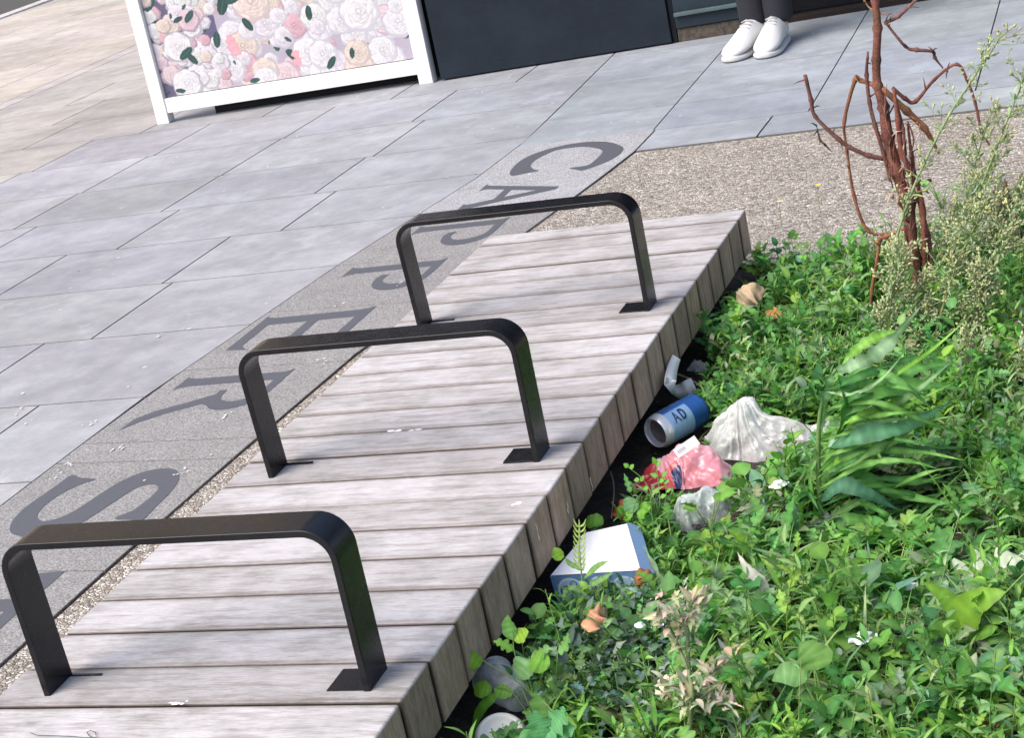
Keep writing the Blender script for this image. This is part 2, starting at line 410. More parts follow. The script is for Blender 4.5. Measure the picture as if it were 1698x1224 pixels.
# exposed aggregate: strip beside the bench, under it, and the apron beyond
b = MB()
def aq(pts): b.add([(p[0], p[1], -.004) for p in pts], [tuple(range(len(pts)))])
yy = [-3, .35, 1.0, 1.25, 1.7, 3.03, 3.30]
for a, c in zip(yy, yy[1:]): aq([(bandR(a)+.002, a), (-.58, a), (-.58, c), (bandR(c)+.002, c)])
aq([(-.58, BY1), (2.2, BY1), (2.2, 3.3), (-.58, 3.3)])
aq([(BX1, -3), (2.2, -3), (2.2, BY1), (BX1, BY1)])
tag(b.build('aggregate_apron', AGG), kind='structure')
# road beyond the far kerb
b = MB(); b.box(-7.03, -6.905, -6, 16, -.03, .012, (.60, .57, .55)); tag(bevel(b.build('kerb', SLAB), .008), kind='structure')
tag(sheet('road', -20, -7.035, -10, 30, -.012, simple('asphalt', (.075, .072, .07), .9, nscale=220, namt=.5)), kind='structure')

# bed soil
def soilz(x, y):
    z = -.045 + .035*min(1, max(0, (x-.05)/.35)) + .012*noise.noise(Vector((x*6, y*6, 0))) + .006*noise.noise(Vector((x*25, y*25, 3)))
    if y > BY1-.12: z = max(z, z + (BY1-.12-y)*-.3)
    return min(z, -.006)
b = MB(); nx, ny = 120, 230; xs = np.linspace(-.58, BX1, nx); ys_ = np.linspace(BY0, BY1+.0, ny)
vs = [(x, y, soilz(x, y) + .004*noise.noise(Vector((x*90, y*90, 1)))) for y in ys_ for x in xs]
fs = [(j*nx+i, j*nx+i+1, (j+1)*nx+i+1, (j+1)*nx+i) for j in range(ny-1) for i in range(nx-1)]
b.add(vs, fs); tag(b.build('bed_soil', SOIL, smooth=True), kind='structure')
# crumbs, chips and straw on the soil
b = MB()
for _ in range(1500):
    x = random.uniform(0, .75) ** 1.3; y = random.uniform(-.1, 2.1); s_ = random.uniform(.0015, .006)
    c_ = random.choice([(.05, .035, .028), (.09, .065, .05), (.16, .12, .09), (.03, .02, .016)])
    ce = Vector((x, y, soilz(x, y)+s_*.4)); vs = [ce+Vector([random.uniform(.5, 1)*s_*q for q in d]) for d in ((1,0,0),(0,1,0),(-1,0,0),(0,-1,0),(0,0,1),(0,0,-1))]
    b.add(vs, [(0,1,4),(1,2,4),(2,3,4),(3,0,4),(1,0,5),(2,1,5),(3,2,5),(0,3,5)], c_)
for _ in range(260):
    x = random.uniform(.01, .75); y = random.uniform(.0, 2.1); a = random.uniform(0, 6.3); l = random.uniform(.015, .06)
    p = Vector((x, y, soilz(x, y)+.006)); d = Vector((math.cos(a), math.sin(a), random.uniform(-.05, .25)))*l
    b.tube([p-d*.5, p+Vector((0, 0, .003)), p+d*.5], random.uniform(.0006, .0016), 4, random.choice([(.35, .27, .16), (.22, .13, .08), (.45, .38, .25), (.12, .07, .05)]))
tag(b.build('soil_litter', BARK), 'dark crumbs, chips and straw lying on the soil of the weedy bed', kind='stuff')

# ------------------------------------------------------------------ letters set in the band
def arc(cx, cy, rx, ry, a0, a1, n):
    return [(cx+rx*math.cos(R(a0+(a1-a0)*i/n)), cy+ry*math.sin(R(a0+(a1-a0)*i/n))) for i in range(n+1)]
def smooth_poly(pts, n=4, closed=True):
    out = []; m_ = len(pts)
    for i in range(m_):
        p0, p1, p2, p3 = [Vector(pts[(i+k) % m_]) for k in (-1, 0, 1, 2)]
        for k in range(n):
            t = k/n
            out.append(.5*((2*p1)+(p2-p0)*t+(2*p0-5*p1+4*p2-p3)*t*t+(3*p1-p0-3*p2+p3)*t**3))
    return out
from mathutils.geometry import tessellate_polygon
def inlay(name, polys, label, tf):
    b = MB()
    for loops in polys:
        loops = [[Vector((*tf(u, v), .0018)) for u, v in lp] for lp in loops]
        tris = tessellate_polygon(loops); flat = [p for lp in loops for p in lp]
        fs = []
        for t_ in tris:
            a, c, e = [flat[i] for i in t_]
            if (c-a).cross(e-a).z < 0: t_ = t_[::-1]
            fs.append(tuple(t_))
        b.add(flat, fs, (.080, .085, .100))
        # thin edge down into the stone
        for lp in loops:
            n = len(lp); b.add([*lp, *[Vector((p.x, p.y, -.004)) for p in lp]], [(i, (i+1) % n, n+(i+1) % n, n+i) for i in range(n)], (.12, .12, .14))
    o = b.build(name, LETTER); return tag(o, label, 'letter', 'dark capital letters set along the stone band')
def place(bx, ly, h=.262, sk=0.0):   # glyph (u right, v up) -> place: up is +x, reading runs -y
    return lambda u, v: (bx + v*h, ly - u*h + sk*v*h)
# glyphs: flared humanist capitals
gP = [[[(-.06, 0), (-.02, .04), (0, .12), (0, .93), (-.05, 1.0), (.45, 1.0)] + arc(.45, .72, .36, .28, 80, -80, 12) + [(.40, .43), (.30, .45), (.30, .53)] + [(.42, .52)] + arc(.42, .715, .20, .195, -80, 80, 8) + [(.38, .915), (.175, .91), (.175, .12), (.20, .04), (.24, 0)]]]
gR = [[[(-.06, 0), (-.02, .04), (0, .12), (0, .93), (-.05, 1.0), (.45, 1.0)] + arc(.45, .74, .34, .26, 80, -50, 12) + [(.62, .47), (.80, .20), (.93, .07), (1.08, -.03), (.86, -.02), (.72, .08), (.42, .50), (.33, .49), (.33, .56), (.43, .57)] + arc(.42, .74, .19, .17, -75, 80, 8) + [(.38, .915), (.175, .91), (.175, .12), (.20, .04), (.24, 0)]]]
gE = [[[(-.06, 0), (-.02, .05), (0, .12), (0, .88), (-.02, .95), (-.06, 1), (.66, 1), (.64, .84), (.60, .90), (.175, .90), (.175, .57), (.52, .57), (.56, .62), (.56, .42), (.52, .47), (.175, .47), (.175, .11), (.66, .11), (.74, .17), (.78, .22), (.74, 0)]]]
gA = [[[(-.12, 0), (-.07, .03), (-.02, .10), (.36, 1.02), (.47, 1.02), (.90, .10), (.94, .03), (1.0, 0), (.68, 0), (.72, .04), (.70, .12), (.60, .33), (.22, .33), (.12, .10), (.12, .04), (.16, 0)], [(.27, .43), (.56, .43), (.42, .78)]]]
gT = [[[(.30, 0), (.34, .04), (.36, .12), (.36, .88), (.12, .88), (.04, .84), (0, .78), (-.02, 1), (.90, 1), (.88, .78), (.84, .84), (.76, .88), (.53, .88), (.53, .12), (.55, .04), (.59, 0)]]]
Cw = smooth_poly([(-.950,3.20),(-.928,3.172),(-.895,3.184),(-.859,3.196),(-.885,3.225),(-.911,3.281),(-.912,3.345),(-.895,3.40),(-.876,3.431),(-.835,3.440),(-.785,3.43),(-.735,3.388),(-.708,3.345),(-.701,3.29),(-.703,3.23),(-.712,3.19),(-.762,3.185),(-.735,3.158),(-.708,3.138),(-.675,3.175),(-.648,3.225),(-.637,3.289),(-.645,3.35),(-.671,3.398),(-.72,3.455),(-.775,3.485),(-.822,3.493),(-.875,3.483),(-.925,3.445),(-.955,3.396),(-.966,3.33),(-.963,3.26)], 3)
inlay('letter', [[[(p.x, p.y) for p in Cw]]], 'dark grey letter C, set in the band nearest the shop front', lambda u, v: (u, v))
inlay('letter', gA, 'dark grey letter A, partly hidden behind the farthest armrest', place(-.988, 3.075, .250))
inlay('letter', gP, 'dark grey letter P, framed under the top bar of the farthest armrest', place(-1.045, 2.702, .258))
inlay('letter', gP, 'dark grey letter P between the farthest armrest and the letter E', place(-1.106, 2.370, .263))
inlay('letter', gE, 'dark grey letter E, partly hidden behind the middle armrest', place(-1.183, 2.015, .286, .02))
inlay('letter', gR, 'dark grey letter R, crossed by the left leg of the middle armrest', place(-1.192, 1.622, .265))
Sw = smooth_poly([(-1.125,.831),(-1.158,.853),(-1.182,.90),(-1.192,.955),(-1.188,1.01),(-1.183,1.06),(-1.178,1.108),(-1.150,1.092),(-1.105,1.078),(-1.128,1.055),(-1.147,1.01),(-1.150,.955),(-1.136,.914),(-1.107,.890),(-1.078,.905),(-1.062,.94),(-1.052,1.0),(-1.038,1.06),(-1.012,1.098),(-.975,1.112),(-.935,1.098),(-.905,1.050),(-.892,.990),(-.888,.93),(-.885,.862),(-.91,.875),(-.952,.885),(-.930,.92),(-.925,.97),(-.930,1.015),(-.953,1.035),(-.978,1.028),(-.990,.995),(-1.002,.935),(-1.015,.875),(-1.040,.835),(-1.08,.815)], 3)
inlay('letter', [[[(p.x, p.y) for p in Sw]]], 'dark grey letter S, just beyond the top bar of the nearest armrest', lambda u, v: (u, v))
inlay('letter', gT, 'dark grey letter T, mostly hidden behind the left leg of the nearest armrest', place(-1.19, .668, .262))
inlay('letter', gR, 'dark grey letter R, farthest along the band beyond the letter T', place(-1.20, .30, .265))

# droppings and flecks on the paving
b = MB()
spots = [at(px, py, z=.003) for px, py in [(185,745),(205,742),(30,680),(213,642),(95,788),(303,780),(480,570),(525,607),(560,505),(740,295),(530,595),(1442,66),(1080,660),(150,700),(118,770),(100,775),(370,690),(660,470),(700,350),(850,122),(845,128),(590,160),(40,700),(740,155),(800,152),(310,545),(260,555),(590,1040)]]
for p in spots:
    for _ in range(random.randint(2, 5)):
        q = p+Vector((random.gauss(0, .008), random.gauss(0, .014), random.uniform(0, .0006))); s_ = random.uniform(.0012, .0042)
        pts = [q+Vector((math.cos(t_)*s_*random.uniform(.5, 1.2), math.sin(t_)*s_*1.5*random.uniform(.5, 1.2), 0)) for t_ in np.linspace(0, 5.6, 8)]
        b.add(pts, [tuple(range(8))], (.60, .60, .59))
for _ in range(150):
    q = Vector((random.uniform(-4, .3), random.uniform(.4, 4.7), .0030)); s_ = random.uniform(.001, .004)
    if q.x > -.62 and q.y < 3.3: continue
    pts = [q+Vector((math.cos(t_)*s_*random.uniform(.5, 1.2), math.sin(t_)*s_*1.4*random.uniform(.5, 1.2), 0)) for t_ in np.linspace(0, 5.6, 7)]
    b.add(pts, [tuple(range(7))], random.choice([(.72, .72, .70), (.60, .60, .58), (.10, .09, .08)]))
tag(b.build('specks', simple('speck', (.5, .5, .5)) if 0 else m_tint('speck_matt', .8)), 'scattered white droppings and small flecks on the paving', kind='stuff')

# ------------------------------------------------------------------ the bench
bench = thing('slatted_bench', 'long low bench of weathered grey hardwood slats between lettered paving and weedy bed', 'bench')
BW, TOP, SB = .599, .13, .038
def slat(y0, y1, k):
    e = .026
    dz = random.uniform(-.0012, .0012)
    prof = [(0, SB), (0, TOP+dz), (-BW, TOP+dz), (-BW, SB), (-BW+e, SB), (-BW+e, TOP-e), (-e, TOP-e), (-e, SB)]
    jx = random.uniform(-.0015, .0015)
    b = MB(); n = len(prof)
    vs = [(x+jx, y0, z) for x, z in prof] + [(x+jx, y1, z) for x, z in prof]
    fs = [tuple(range(n)), tuple(range(2*n-1, n-1, -1))] + [((i+1) % n, i, n+i, n+(i+1) % n) for i in range(n)]
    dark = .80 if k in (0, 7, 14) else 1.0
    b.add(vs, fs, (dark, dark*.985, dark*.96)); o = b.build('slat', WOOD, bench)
    bevel(o, .0035, 3, 40); return o
G_ = .0029
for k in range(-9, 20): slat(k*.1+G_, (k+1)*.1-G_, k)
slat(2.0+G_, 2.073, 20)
# bearers under the slats
for i, x in enumerate((-.50, -.09)):
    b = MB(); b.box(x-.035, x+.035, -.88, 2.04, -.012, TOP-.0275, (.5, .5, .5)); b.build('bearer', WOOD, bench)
# droppings and chipped spots on the slats
b = MB()
for px, py, n_, L_ in [(300,1166,5,.012),(668,714,7,.016),(858,836,6,.010),(700,712,3,.01)]:
    p = at(px, py, z=TOP+.0016)
    for _ in range(n_):
        q = p+Vector((random.gauss(0, L_), random.gauss(0, .0025), random.uniform(0, .0004))); s_ = random.uniform(.0015, .0045)
        pts = [q+Vector((math.cos(t_)*s_*1.6*random.uniform(.4, 1.2), math.sin(t_)*s_*random.uniform(.4, 1.2), 0)) for t_ in np.linspace(0, 5.6, 8)]
        b.add(pts, [tuple(range(8))], (.80, .79, .77))
    b.build('dropping_mark', bpy.data.materials['speck_matt'], bench); b = MB()
for px, py, hgt in [(891,882,.020),(942,843,.010),(981,803,.016)]:
    p = at(px, py, x=.0016)
    for i in range(4):
        q = p+Vector((random.uniform(0, .0004), random.gauss(0, .002), (i-1.5)*hgt*.35)); s_ = random.uniform(.002, .0036)
        pts = [q+Vector((0, math.cos(t_)*s_*random.uniform(.5, 1.1), math.sin(t_)*s_*1.7*random.uniform(.5, 1.1))) for t_ in np.linspace(0, 5.6, 8)]
        b.add(pts, [tuple(range(8))], (.66, .56, .48))
    b.build('chipped_mark', bpy.data.materials['speck_matt'], bench); b = MB()
# scribbled pen mark on the nearest slats
b = MB(); cu = [at(px, py, z=TOP+.0022) for px, py in [(50,1216),(62,1220),(90,1221),(118,1222),(140,1224),(160,1224),(158,1215),(150,1212),(144,1215),(148,1221),(160,1226)]]
b.tube(cu, .0006, 4, (.06, .06, .07)); b.build('pen_scribble', bpy.data.materials['speck_matt'], bench)

# armrests: bent flat bar, a part of the bench
def armrest(k):
    xl, xr, d, h, t_ = -.525, -.050, .058, .222, .0095
    y0 = k*.1+.025; r_ = .044
    cen = []   # outer outline
    zt = TOP+h
    out = [(xl, TOP-.01), (xl, zt-r_)] + [(xl+r_-r_*math.cos(R(a)), zt-r_+r_*math.sin(R(a))) for a in range(10, 90, 10)] + [(xl+r_, zt), (xr-r_, zt)] + [(xr-r_+r_*math.sin(R(a)), zt-r_+r_*math.cos(R(a))) for a in range(10, 90, 10)] + [(xr, zt-r_), (xr, TOP-.01)]
    q = r_-t_
    inn = [(xl+t_, TOP-.01), (xl+t_, zt-r_)] + [(xl+r_-q*math.cos(R(a)), zt-r_+q*math.sin(R(a))) for a in range(10, 90, 10)] + [(xl+r_, zt-t_), (xr-r_, zt-t_)] + [(xr-r_+q*math.sin(R(a)), zt-r_+q*math.cos(R(a))) for a in range(10, 90, 10)] + [(xr-t_, zt-r_), (xr-t_, TOP-.01)]
    n = len(out); vs = []
    for yy_ in (y0, y0+d):
        vs += [(x, yy_, z) for x, z in out] + [(x, yy_, z) for x, z in inn]
    fs = []
    for i in range(n-1):
        fs += [(i, i+1, n+i+1, n+i), (2*n+i+1, 2*n+i, 3*n+i, 3*n+i+1), (i+1, i, 2*n+i, 2*n+i+1), (n+i, n+i+1, 3*n+i+1, 3*n+i)]
    fs += [(0, n, 3*n, 2*n), (n-1, 3*n-1, 4*n-1, 2*n-1)]
    vs = [(x-(.008*min(1, max(0, (z-TOP)/h))*max(0, (-.2-x)/.325)), y, z) for x, y, z in vs]
    b = MB(); b.add(vs, fs); o = b.build('armrest', METAL, bench, smooth=True)
    bevel(o, .0012, 2, 50)
    o['label'] = {0: 'black bent flat bar armrest nearest the viewer', 7: 'middle black bent flat bar armrest', 14: 'farthest black bent flat bar armrest'}[k]
    m_ = o.modifiers.new('n', 'WEIGHTED_NORMAL')
    f = MB(); f.box(xr-t_-.052, xr-t_-.0006, y0+.002, y0+d-.0015, TOP-.004, TOP+.0022); p_ = bevel(f.build('foot_plate', METAL, o), .0008)
    f = MB(); f.box(xl+t_+.0006, xl+t_+.048, y0+d-.0065, y0+d-.0025, TOP-.004, TOP+.0028); f.build('foot_plate', METAL, o)  # thin bar standing in for the dark slit at the left foot
for k in (0, 7, 14): armrest(k)

# ------------------------------------------------------------------ shop front, flower panel
WA, WS = (-1.8, 4.84), .12     # wall foot line
def wy(x): return WA[1] + (x-WA[0])*WS
front = thing('shop_front', 'dark navy painted shop front with a black doorway behind the standing person', 'building')
def wbox(name, x0, x1, z0, z1, d0, d1, m_, col, bv=.002, parent=front):
    b = MB()
    vs = [(x, wy(x)+d, z) for z in (z0, z1) for x, d in ((x0, d0), (x1, d0), (x1, d1), (x0, d1))]
    b.add(vs, [(0,3,2,1),(4,5,6,7),(0,1,5,4),(1,2,6,5),(2,3,7,6),(3,0,4,7)], col)
    o = b.build(name, m_, parent)
    if bv: bevel(o, bv, 2)
    return o
navy = (.011, .017, .026)
wbox('wall_panel', -1.776, -.888, .006, 2.9, 0, .12, WALL, navy)
wbox('wall_panel', -2.75, -1.779, -.004, 2.9, .105, .24, WALL, (.008, .010, .014))  # colour darkened to paint in the shadow beneath the flower panel
wbox('joint_strip', -.885, -.868, .004, 2.9, .012, .12, WALL, (.006, .008, .012), 0)
wbox('wall_panel', -.865, -.60, .052, 2.9, .004, .12, WALL, (.018, .029, .040))
wbox('plinth', -.865, -.60, -.002, .0495, .012, .12, m_tint('worn_plinth', .8, .3, 60, .006, .5), (.065, .055, .045), .003)
wbox('ledge', -.862, -.612, .098, .112, -.014, .0035, WALL, (.075, .11, .12), .002)
wbox('door_jamb', -.597, -.55, -.002, 2.9, .02, .12, WALL, (.010, .012, .018))
wbox('threshold', -.547, .55, -.006, .020, .05, .16, m_tint('threshold_brick', .8, .3, 80, .004, .4), (.014, .009, .008), .003)
wbox('door', -.547, .55, .024, 2.2, .11, .15, WALL, (.006, .007, .010))
wbox('wall_panel', .555, 3.4, -.002, 2.9, 0, .14, WALL, (.010, .012, .017))
wbox('lintel', -.547, .55, 2.203, 2.9, .03, .14, WALL, (.010, .012, .017))
wbox('side_wall', -2.75, -2.62, -.002, 2.9, .243, 4.0, WALL, navy)
wbox('cornice', -2.75, 3.45, 2.903, 3.1, -.12, 4.0, WALL, navy)

pan = thing('flower_panel', 'white framed upright panel printed with white and pink roses, beside the navy wall', 'display panel')
PX0, PX1 = -2.972, -1.806
def py_(x): return 4.745 + (x-PX0)*.075
WHITE = simple('white_gloss_paint', (.70, .70, .70), .35, nscale=40, namt=.05)
def pbox(name, x0, x1, z0, z1, d0, d1, m_, col=(1, 1, 1), bv=.002):
    b = MB(); vs = [(x, py_(x)+d, z) for z in (z0, z1) for x, d in ((x0, d0), (x1, d0), (x1, d1), (x0, d1))]
    b.add(vs, [(0,3,2,1),(4,5,6,7),(0,1,5,4),(1,2,6,5),(2,3,7,6),(3,0,4,7)], col); o = b.build(name, m_, pan)
    return bevel(o, bv, 2)
pbox('post', PX0, PX0+.052, 0, 1.12, 0, .05, WHITE); pbox('post', PX1-.056, PX1, 0, 1.12, 0, .05, WHITE)
pbox('rail', PX0+.053, PX1-.057, .040, .098, .004, .045, WHITE); pbox('rail', PX0+.053, PX1-.057, 1.062, 1.12, .004, .045, WHITE)
pbox('backing_board', PX0+.053, PX1-.057, .1, 1.06, .026, .042, WHITE)
# the printed roses: colours laid on a fine grid
def roses(W_=400, H_=384):
    r2 = np.random.default_rng(11)
    asp = W_/H_
    uu, vv = np.meshgrid(np.linspace(0, asp, W_), np.linspace(0, 1, H_))
    img = np.zeros((H_, W_, 3)); img[:] = (.17, .15, .25); img[:, int(W_*.27):] = (.50, .46, .54)
    img += (r2.random((H_, W_, 1))*.06)
    def blob(cx, cy, r, col, wob=.06, lob=5, ph=0, a=1.0, soft=.0):
        x0, x1 = int((cx-r*1.4)/asp*W_), int((cx+r*1.4)/asp*W_)+2; y0, y1 = int((cy-r*1.4)*H_), int((cy+r*1.4)*H_)+2
        x0, y0 = max(0, x0), max(0, y0); x1, y1 = min(W_, x1), min(H_, y1)
        if x0 >= x1 or y0 >= y1: return
        U = uu[y0:y1, x0:x1]-cx; V = vv[y0:y1, x0:x1]-cy
        th = np.arctan2(V, U); d = np.hypot(U, V); rr = r*(1+wob*np.sin(lob*th+ph)+wob*.5*np.sin((lob*2+1)*th+ph*2))
        m_ = (d < rr)[..., None]*a
        sh = (1-.16*np.clip(d/rr, 0, 1)**3)[..., None]
        img[y0:y1, x0:x1] = img[y0:y1, x0:x1]*(1-m_)+np.array(col)*sh*m_
    def leafb(cx, cy, r, an):
        U = (uu-cx)*math.cos(an)+(vv-cy)*math.sin(an); V = -(uu-cx)*math.sin(an)+(vv-cy)*math.cos(an)
        m_ = (np.abs(V) < .45*r*np.sqrt(np.clip(1-(U/r)**2, 0, 1)))&(np.abs(U) < r)
        img[m_] = np.array((.055, .12, .115))*(1+.3*r2.random())
        img[m_&(np.abs(V) < .03*r)] = (.12, .22, .2)
    def rose(cx, cy, R_, col):
        col = np.array(col)
        blob(cx+.004, cy-.005, R_*1.07, col*(.62 if cx < .28 else .76)+np.array((.0, .0, .04)), .05, 6, r2.random()*6)
        # outer petals
        n_ = 6
        for ring in range(6):
            rr = R_*(1-ring*.155); 
            a0 = r2.random()*6.28
            for j in range(max(3, n_-ring//2)):
                a = a0+j*6.283/max(3, n_-ring//2); pr = rr*.58
                c_ = col*(1.0-.03*ring)*(.95+.08*r2.random())
                ox, oy = cx+math.cos(a)*(rr-pr)*.85, cy+math.sin(a)*(rr-pr)*.85
                blob(ox+.0012, oy-.0015, pr*1.05, c_*.84, .04, 4, r2.random()*6)
                blob(ox, oy, pr, c_, .04, 4, r2.random()*6)
        blob(cx, cy, R_*.16, col*.72, .1, 3, 1)
        blob(cx+.002, cy, R_*.08, col*.95, .1, 3, 1)
    cols = [(.90, .88, .92), (.92, .90, .93), (.88, .84, .90), (.90, .90, .90), (.88, .74, .78), (.88, .78, .72), (.84, .60, .66)]
    for _ in range(170): rose(r2.random()*asp, r2.random(), r2.uniform(.018, .034), cols[r2.integers(2, 7)])
    for _ in range(60): leafb(r2.random()*asp, r2.random(), r2.uniform(.02, .04), r2.random()*3)
    for _ in range(300):
        x = r2.uniform(.14, asp); rose(x, r2.random(), r2.uniform(.026, .060), cols[min(6, int(r2.random()**3.2*7))])
    for _ in range(90): rose(r2.uniform(0, .28), r2.random(), r2.uniform(.018, .04), cols[r2.integers(1, 7)])
    for x, y, r_ in [(.10, .20, .06), (.10, .045, .06), (.86, .22, .075)]: rose(x, y, r_, cols[1])
    rose(.44, .33, .075, (.92, .80, .76)); rose(.17, .30, .045, (.86, .70, .76))
    for x, y, r_, a in [(.27,.20,.034,1.4),(.13,.165,.036,.6),(.15,.14,.03,2.2),(.33,.34,.05,1.2),(.37,.345,.03,.2),(.41,.24,.032,2.1),(.70,.34,.038,1.2),(.665,.245,.03,1.5),(.80,.06,.022,1.45),(.71,.035,.03,.9),(.385,.012,.022,.1),(.18,.31,.03,.8)]: leafb(x, y, r_, a)
    for x, y, r_ in [(.325,.19,.02),(.33,.165,.022),(.335,.14,.02),(.575,.09,.017),(.575,.06,.018)]: blob(x, y, r_, (.84, .50, .55), .15, 3, x*9)
    for _ in range(26): leafb(r2.random()**1.6*asp, r2.uniform(0, 1), r2.uniform(.010, .024), r2.random()*3)
    return np.clip(img, 0, 1)**1.3*.80
img = roses(); H_, W_ = img.shape[:2]
x0_, x1_, z0_, z1_ = PX0+.055, PX1-.059, .101, 1.059
X_, Z_ = np.meshgrid(np.linspace(x0_, x1_, W_), np.linspace(z0_, z1_, H_)); Y_ = 4.745+(X_-PX0)*.075+.020
me = bpy.data.meshes.new('printed_sheet')
vs = np.stack([X_, Y_, Z_], -1).reshape(-1, 3); ii = np.arange(H_*W_).reshape(H_, W_)
qd = np.stack([ii[:-1, :-1], ii[:-1, 1:], ii[1:, 1:], ii[1:, :-1]], -1).reshape(-1, 4)
me.vertices.add(len(vs)); me.vertices.foreach_set('co', vs.astype(np.float32).ravel())
me.loops.add(qd.size); me.loops.foreach_set('vertex_index', qd.ravel().astype(np.int32))
me.polygons.add(len(qd)); me.polygons.foreach_set('loop_start', (np.arange(len(qd))*4).astype(np.int32)); me.polygons.foreach_set('loop_total', np.full(len(qd), 4, dtype=np.int32))
me.update(calc_edges=True)
ca = me.color_attributes.new('tint', 'FLOAT_COLOR', 'POINT'); ca.data.foreach_set('color', np.concatenate([img.reshape(-1, 3), np.ones((H_*W_, 1))], 1).astype(np.float32).ravel())
me.materials.append(m_tint('rose_print', .45, .4, 300, .0001, .02)); o = bpy.data.objects.new('printed_sheet', me); C.objects.link(o); o.parent = pan

far_b = thing('unseen_building', 'unseen sandy stone building added beyond the road for its reflection in the armrests', 'building')  # unseen building, added for its warm reflection on the armrest tops
far_b.location = (-16, 19, 0); far_b.rotation_euler = (0, 0, R(18)); STONE = m_tint('sandstone', .85, .3, 3, .01, .12)
b = MB(); b.box(-6, 6, 0, 7, 0, 12, (.70, .54, .36)); b.build('wall', STONE, far_b)
for fl_ in range(3):
    for i in range(5):
        x_, z_ = -4.8+i*2.4, 1.4+fl_*3.6
        b = MB(); b.box(x_-.55, x_+.55, -.004, .10, z_, z_+1.9, (.05, .06, .07)); w_o = b.build('window', simple('dark_glass', (.03, .035, .04), .1) if 'dark_glass' not in bpy.data.materials else bpy.data.materials['dark_glass'], far_b)
        b = MB(); b.box(x_-.68, x_+.68, -.10, -.008, z_-.16, z_-.02, (.66, .52, .36)); b.build('sill', STONE, w_o)
b = MB(); b.box(-6.2, 6.2, -.25, 7.2, 12.005, 12.5, (.66, .52, .36)); b.build('cornice', STONE, far_b)

# ------------------------------------------------------------------ the person
per = bpy.data.objects.new('person', None)
def skin(name, verts, edges, radii, m_, parent=None, sub=2, root=0):
    me = bpy.data.meshes.new(name); me.from_pydata([tuple(v) for v in verts], edges, [])
    o = bpy.data.objects.new(name, me); C.objects.link(o)
    s_ = o.modifiers.new('s', 'SKIN'); s_.use_smooth_shade = True
    for i, r_ in enumerate(radii):
        r_ = r_ if isinstance(r_, tuple) else (r_, r_)
        me.skin_vertices[0].data[i].radius = r_; me.skin_vertices[0].data[i].use_root = (i == root)
    u = o.modifiers.new('u', 'SUBSURF'); u.levels = sub; u.render_levels = sub
    me.materials.append(m_)
    if parent: o.parent = parent
    return o
def limbs(chains):
    V, E_, Rr, key = [], [], [], {}
    for ch in chains:
        prev = None
        for p, r_ in ch:
            k = tuple(round(q, 4) for q in p)
            if k not in key: key[k] = len(V); V.append(p); Rr.append(r_)
            i = key[k]
            if prev is not None and prev != i: E_.append((prev, i))
            prev = i
    return V, E_, Rr
SKINM = simple('skin', (.55, .36, .27), .5)
CLOTH = m_tint('dark_cloth', .9, .2, 300, .001, .2)
BLK = simple('navy_trousers', (.012, .013, .020), .85, nscale=200, namt=.3); COAT = simple('black_coat', (.02, .02, .023), .9, nscale=120, namt=.3)
pl, pr = at(1243, 86, z=0.0), at(1285, 81, z=0.0)     # the two shoes' middles
fwd = Vector((-.17, -1, 0)).normalized(); side = Vector((-fwd.y, fwd.x, 0))
ankL = pl - fwd*.075; ankR = pr - fwd*.075
per.location = (0, 0, 0); C.objects.link(per)
tag(per, 'person in black trousers and white trainers standing before the dark doorway', 'person')
hipc = (ankL+ankR)/2 + Vector((0, .02, .90))
hl, hr = hipc - Vector((.085, 0, .02)), hipc + Vector((.085, 0, -.02))
chest = hipc+Vector((0, .0, .36)); neck = chest+Vector((0, 0, .16)); head = neck+Vector((0, -.02, .13))
ch = [[(hipc, .12), (hipc+Vector((0, 0, .16)), .115), (chest, .135), (chest+Vector((0, 0, .1)), .10), (neck, .05), (neck+Vector((0, -.005, .06)), .055), (head, .085), (head+Vector((0, 0, .07)), .075)]]
for h_, an, s_ in ((hl, ankL, -1), (hr, ankR, 1)):
    kn = (h_+an)/2 + fwd*.02; kn.z = .47
    ch.append([(hipc, .12), (h_, .085), (kn, .056), (Vector((an.x, an.y, .30)), .050), (Vector((an.x, an.y, .09)), .034), (Vector((an.x, an.y, .05))+fwd*.02, .034)])
    sh = chest+Vector((s_*.17, 0, .08)); elb = sh+Vector((s_*.07, .02, -.28)); wr = elb+Vector((-s_*.02, -.10, -.22))
    ch.append([(chest, .135), (sh, .052), (elb, .040), (wr, .027), (wr+Vector((0, -.03, -.05)), .032)])
V_, E_, R_ = limbs(ch); skin('body', V_, E_, R_, SKINM, per)
ch = []
for h_, an in ((hl, ankL), (hr, ankR)):
    kn = (h_+an)/2 + fwd*.02; kn.z = .47
    ch.append([(hipc+Vector((0, 0, .06)), .125), (hipc, .130), (h_, .095), (kn, .068), (Vector((an.x, an.y, .30)), .062), (Vector((an.x, an.y+.008, .17)), .055), (Vector((an.x, an.y+.008, .105)), .055), (Vector((an.x, an.y+.012, .07)), .052)])
V_, E_, R_ = limbs(ch); skin('trousers', V_, E_, R_, BLK, per)
ch = [[(hipc+Vector((0, 0, -.02)), .145), (hipc+Vector((0, 0, .16)), .130), (chest, .150), (chest+Vector((0, 0, .12)), .10), (neck+Vector((0, 0, .01)), .062)]]
for s_ in (-1, 1):
    sh = chest+Vector((s_*.17, 0, .08)); elb = sh+Vector((s_*.07, .02, -.28)); wr = elb+Vector((-s_*.02, -.10, -.22))
    ch.append([(chest, .150), (sh, .066), (elb, .052), (wr, .040)])
V_, E_, R_ = limbs(ch); skin('coat', V_, E_, R_, COAT, per)
hair = skin('hair', [head+Vector((0, .025, .0)), head+Vector((0, .02, .06)), head+Vector((0, .0, .10))], [(0, 1), (1, 2)], [.085, .09, .07], simple('dark_hair', (.03, .02, .015), .6), per)
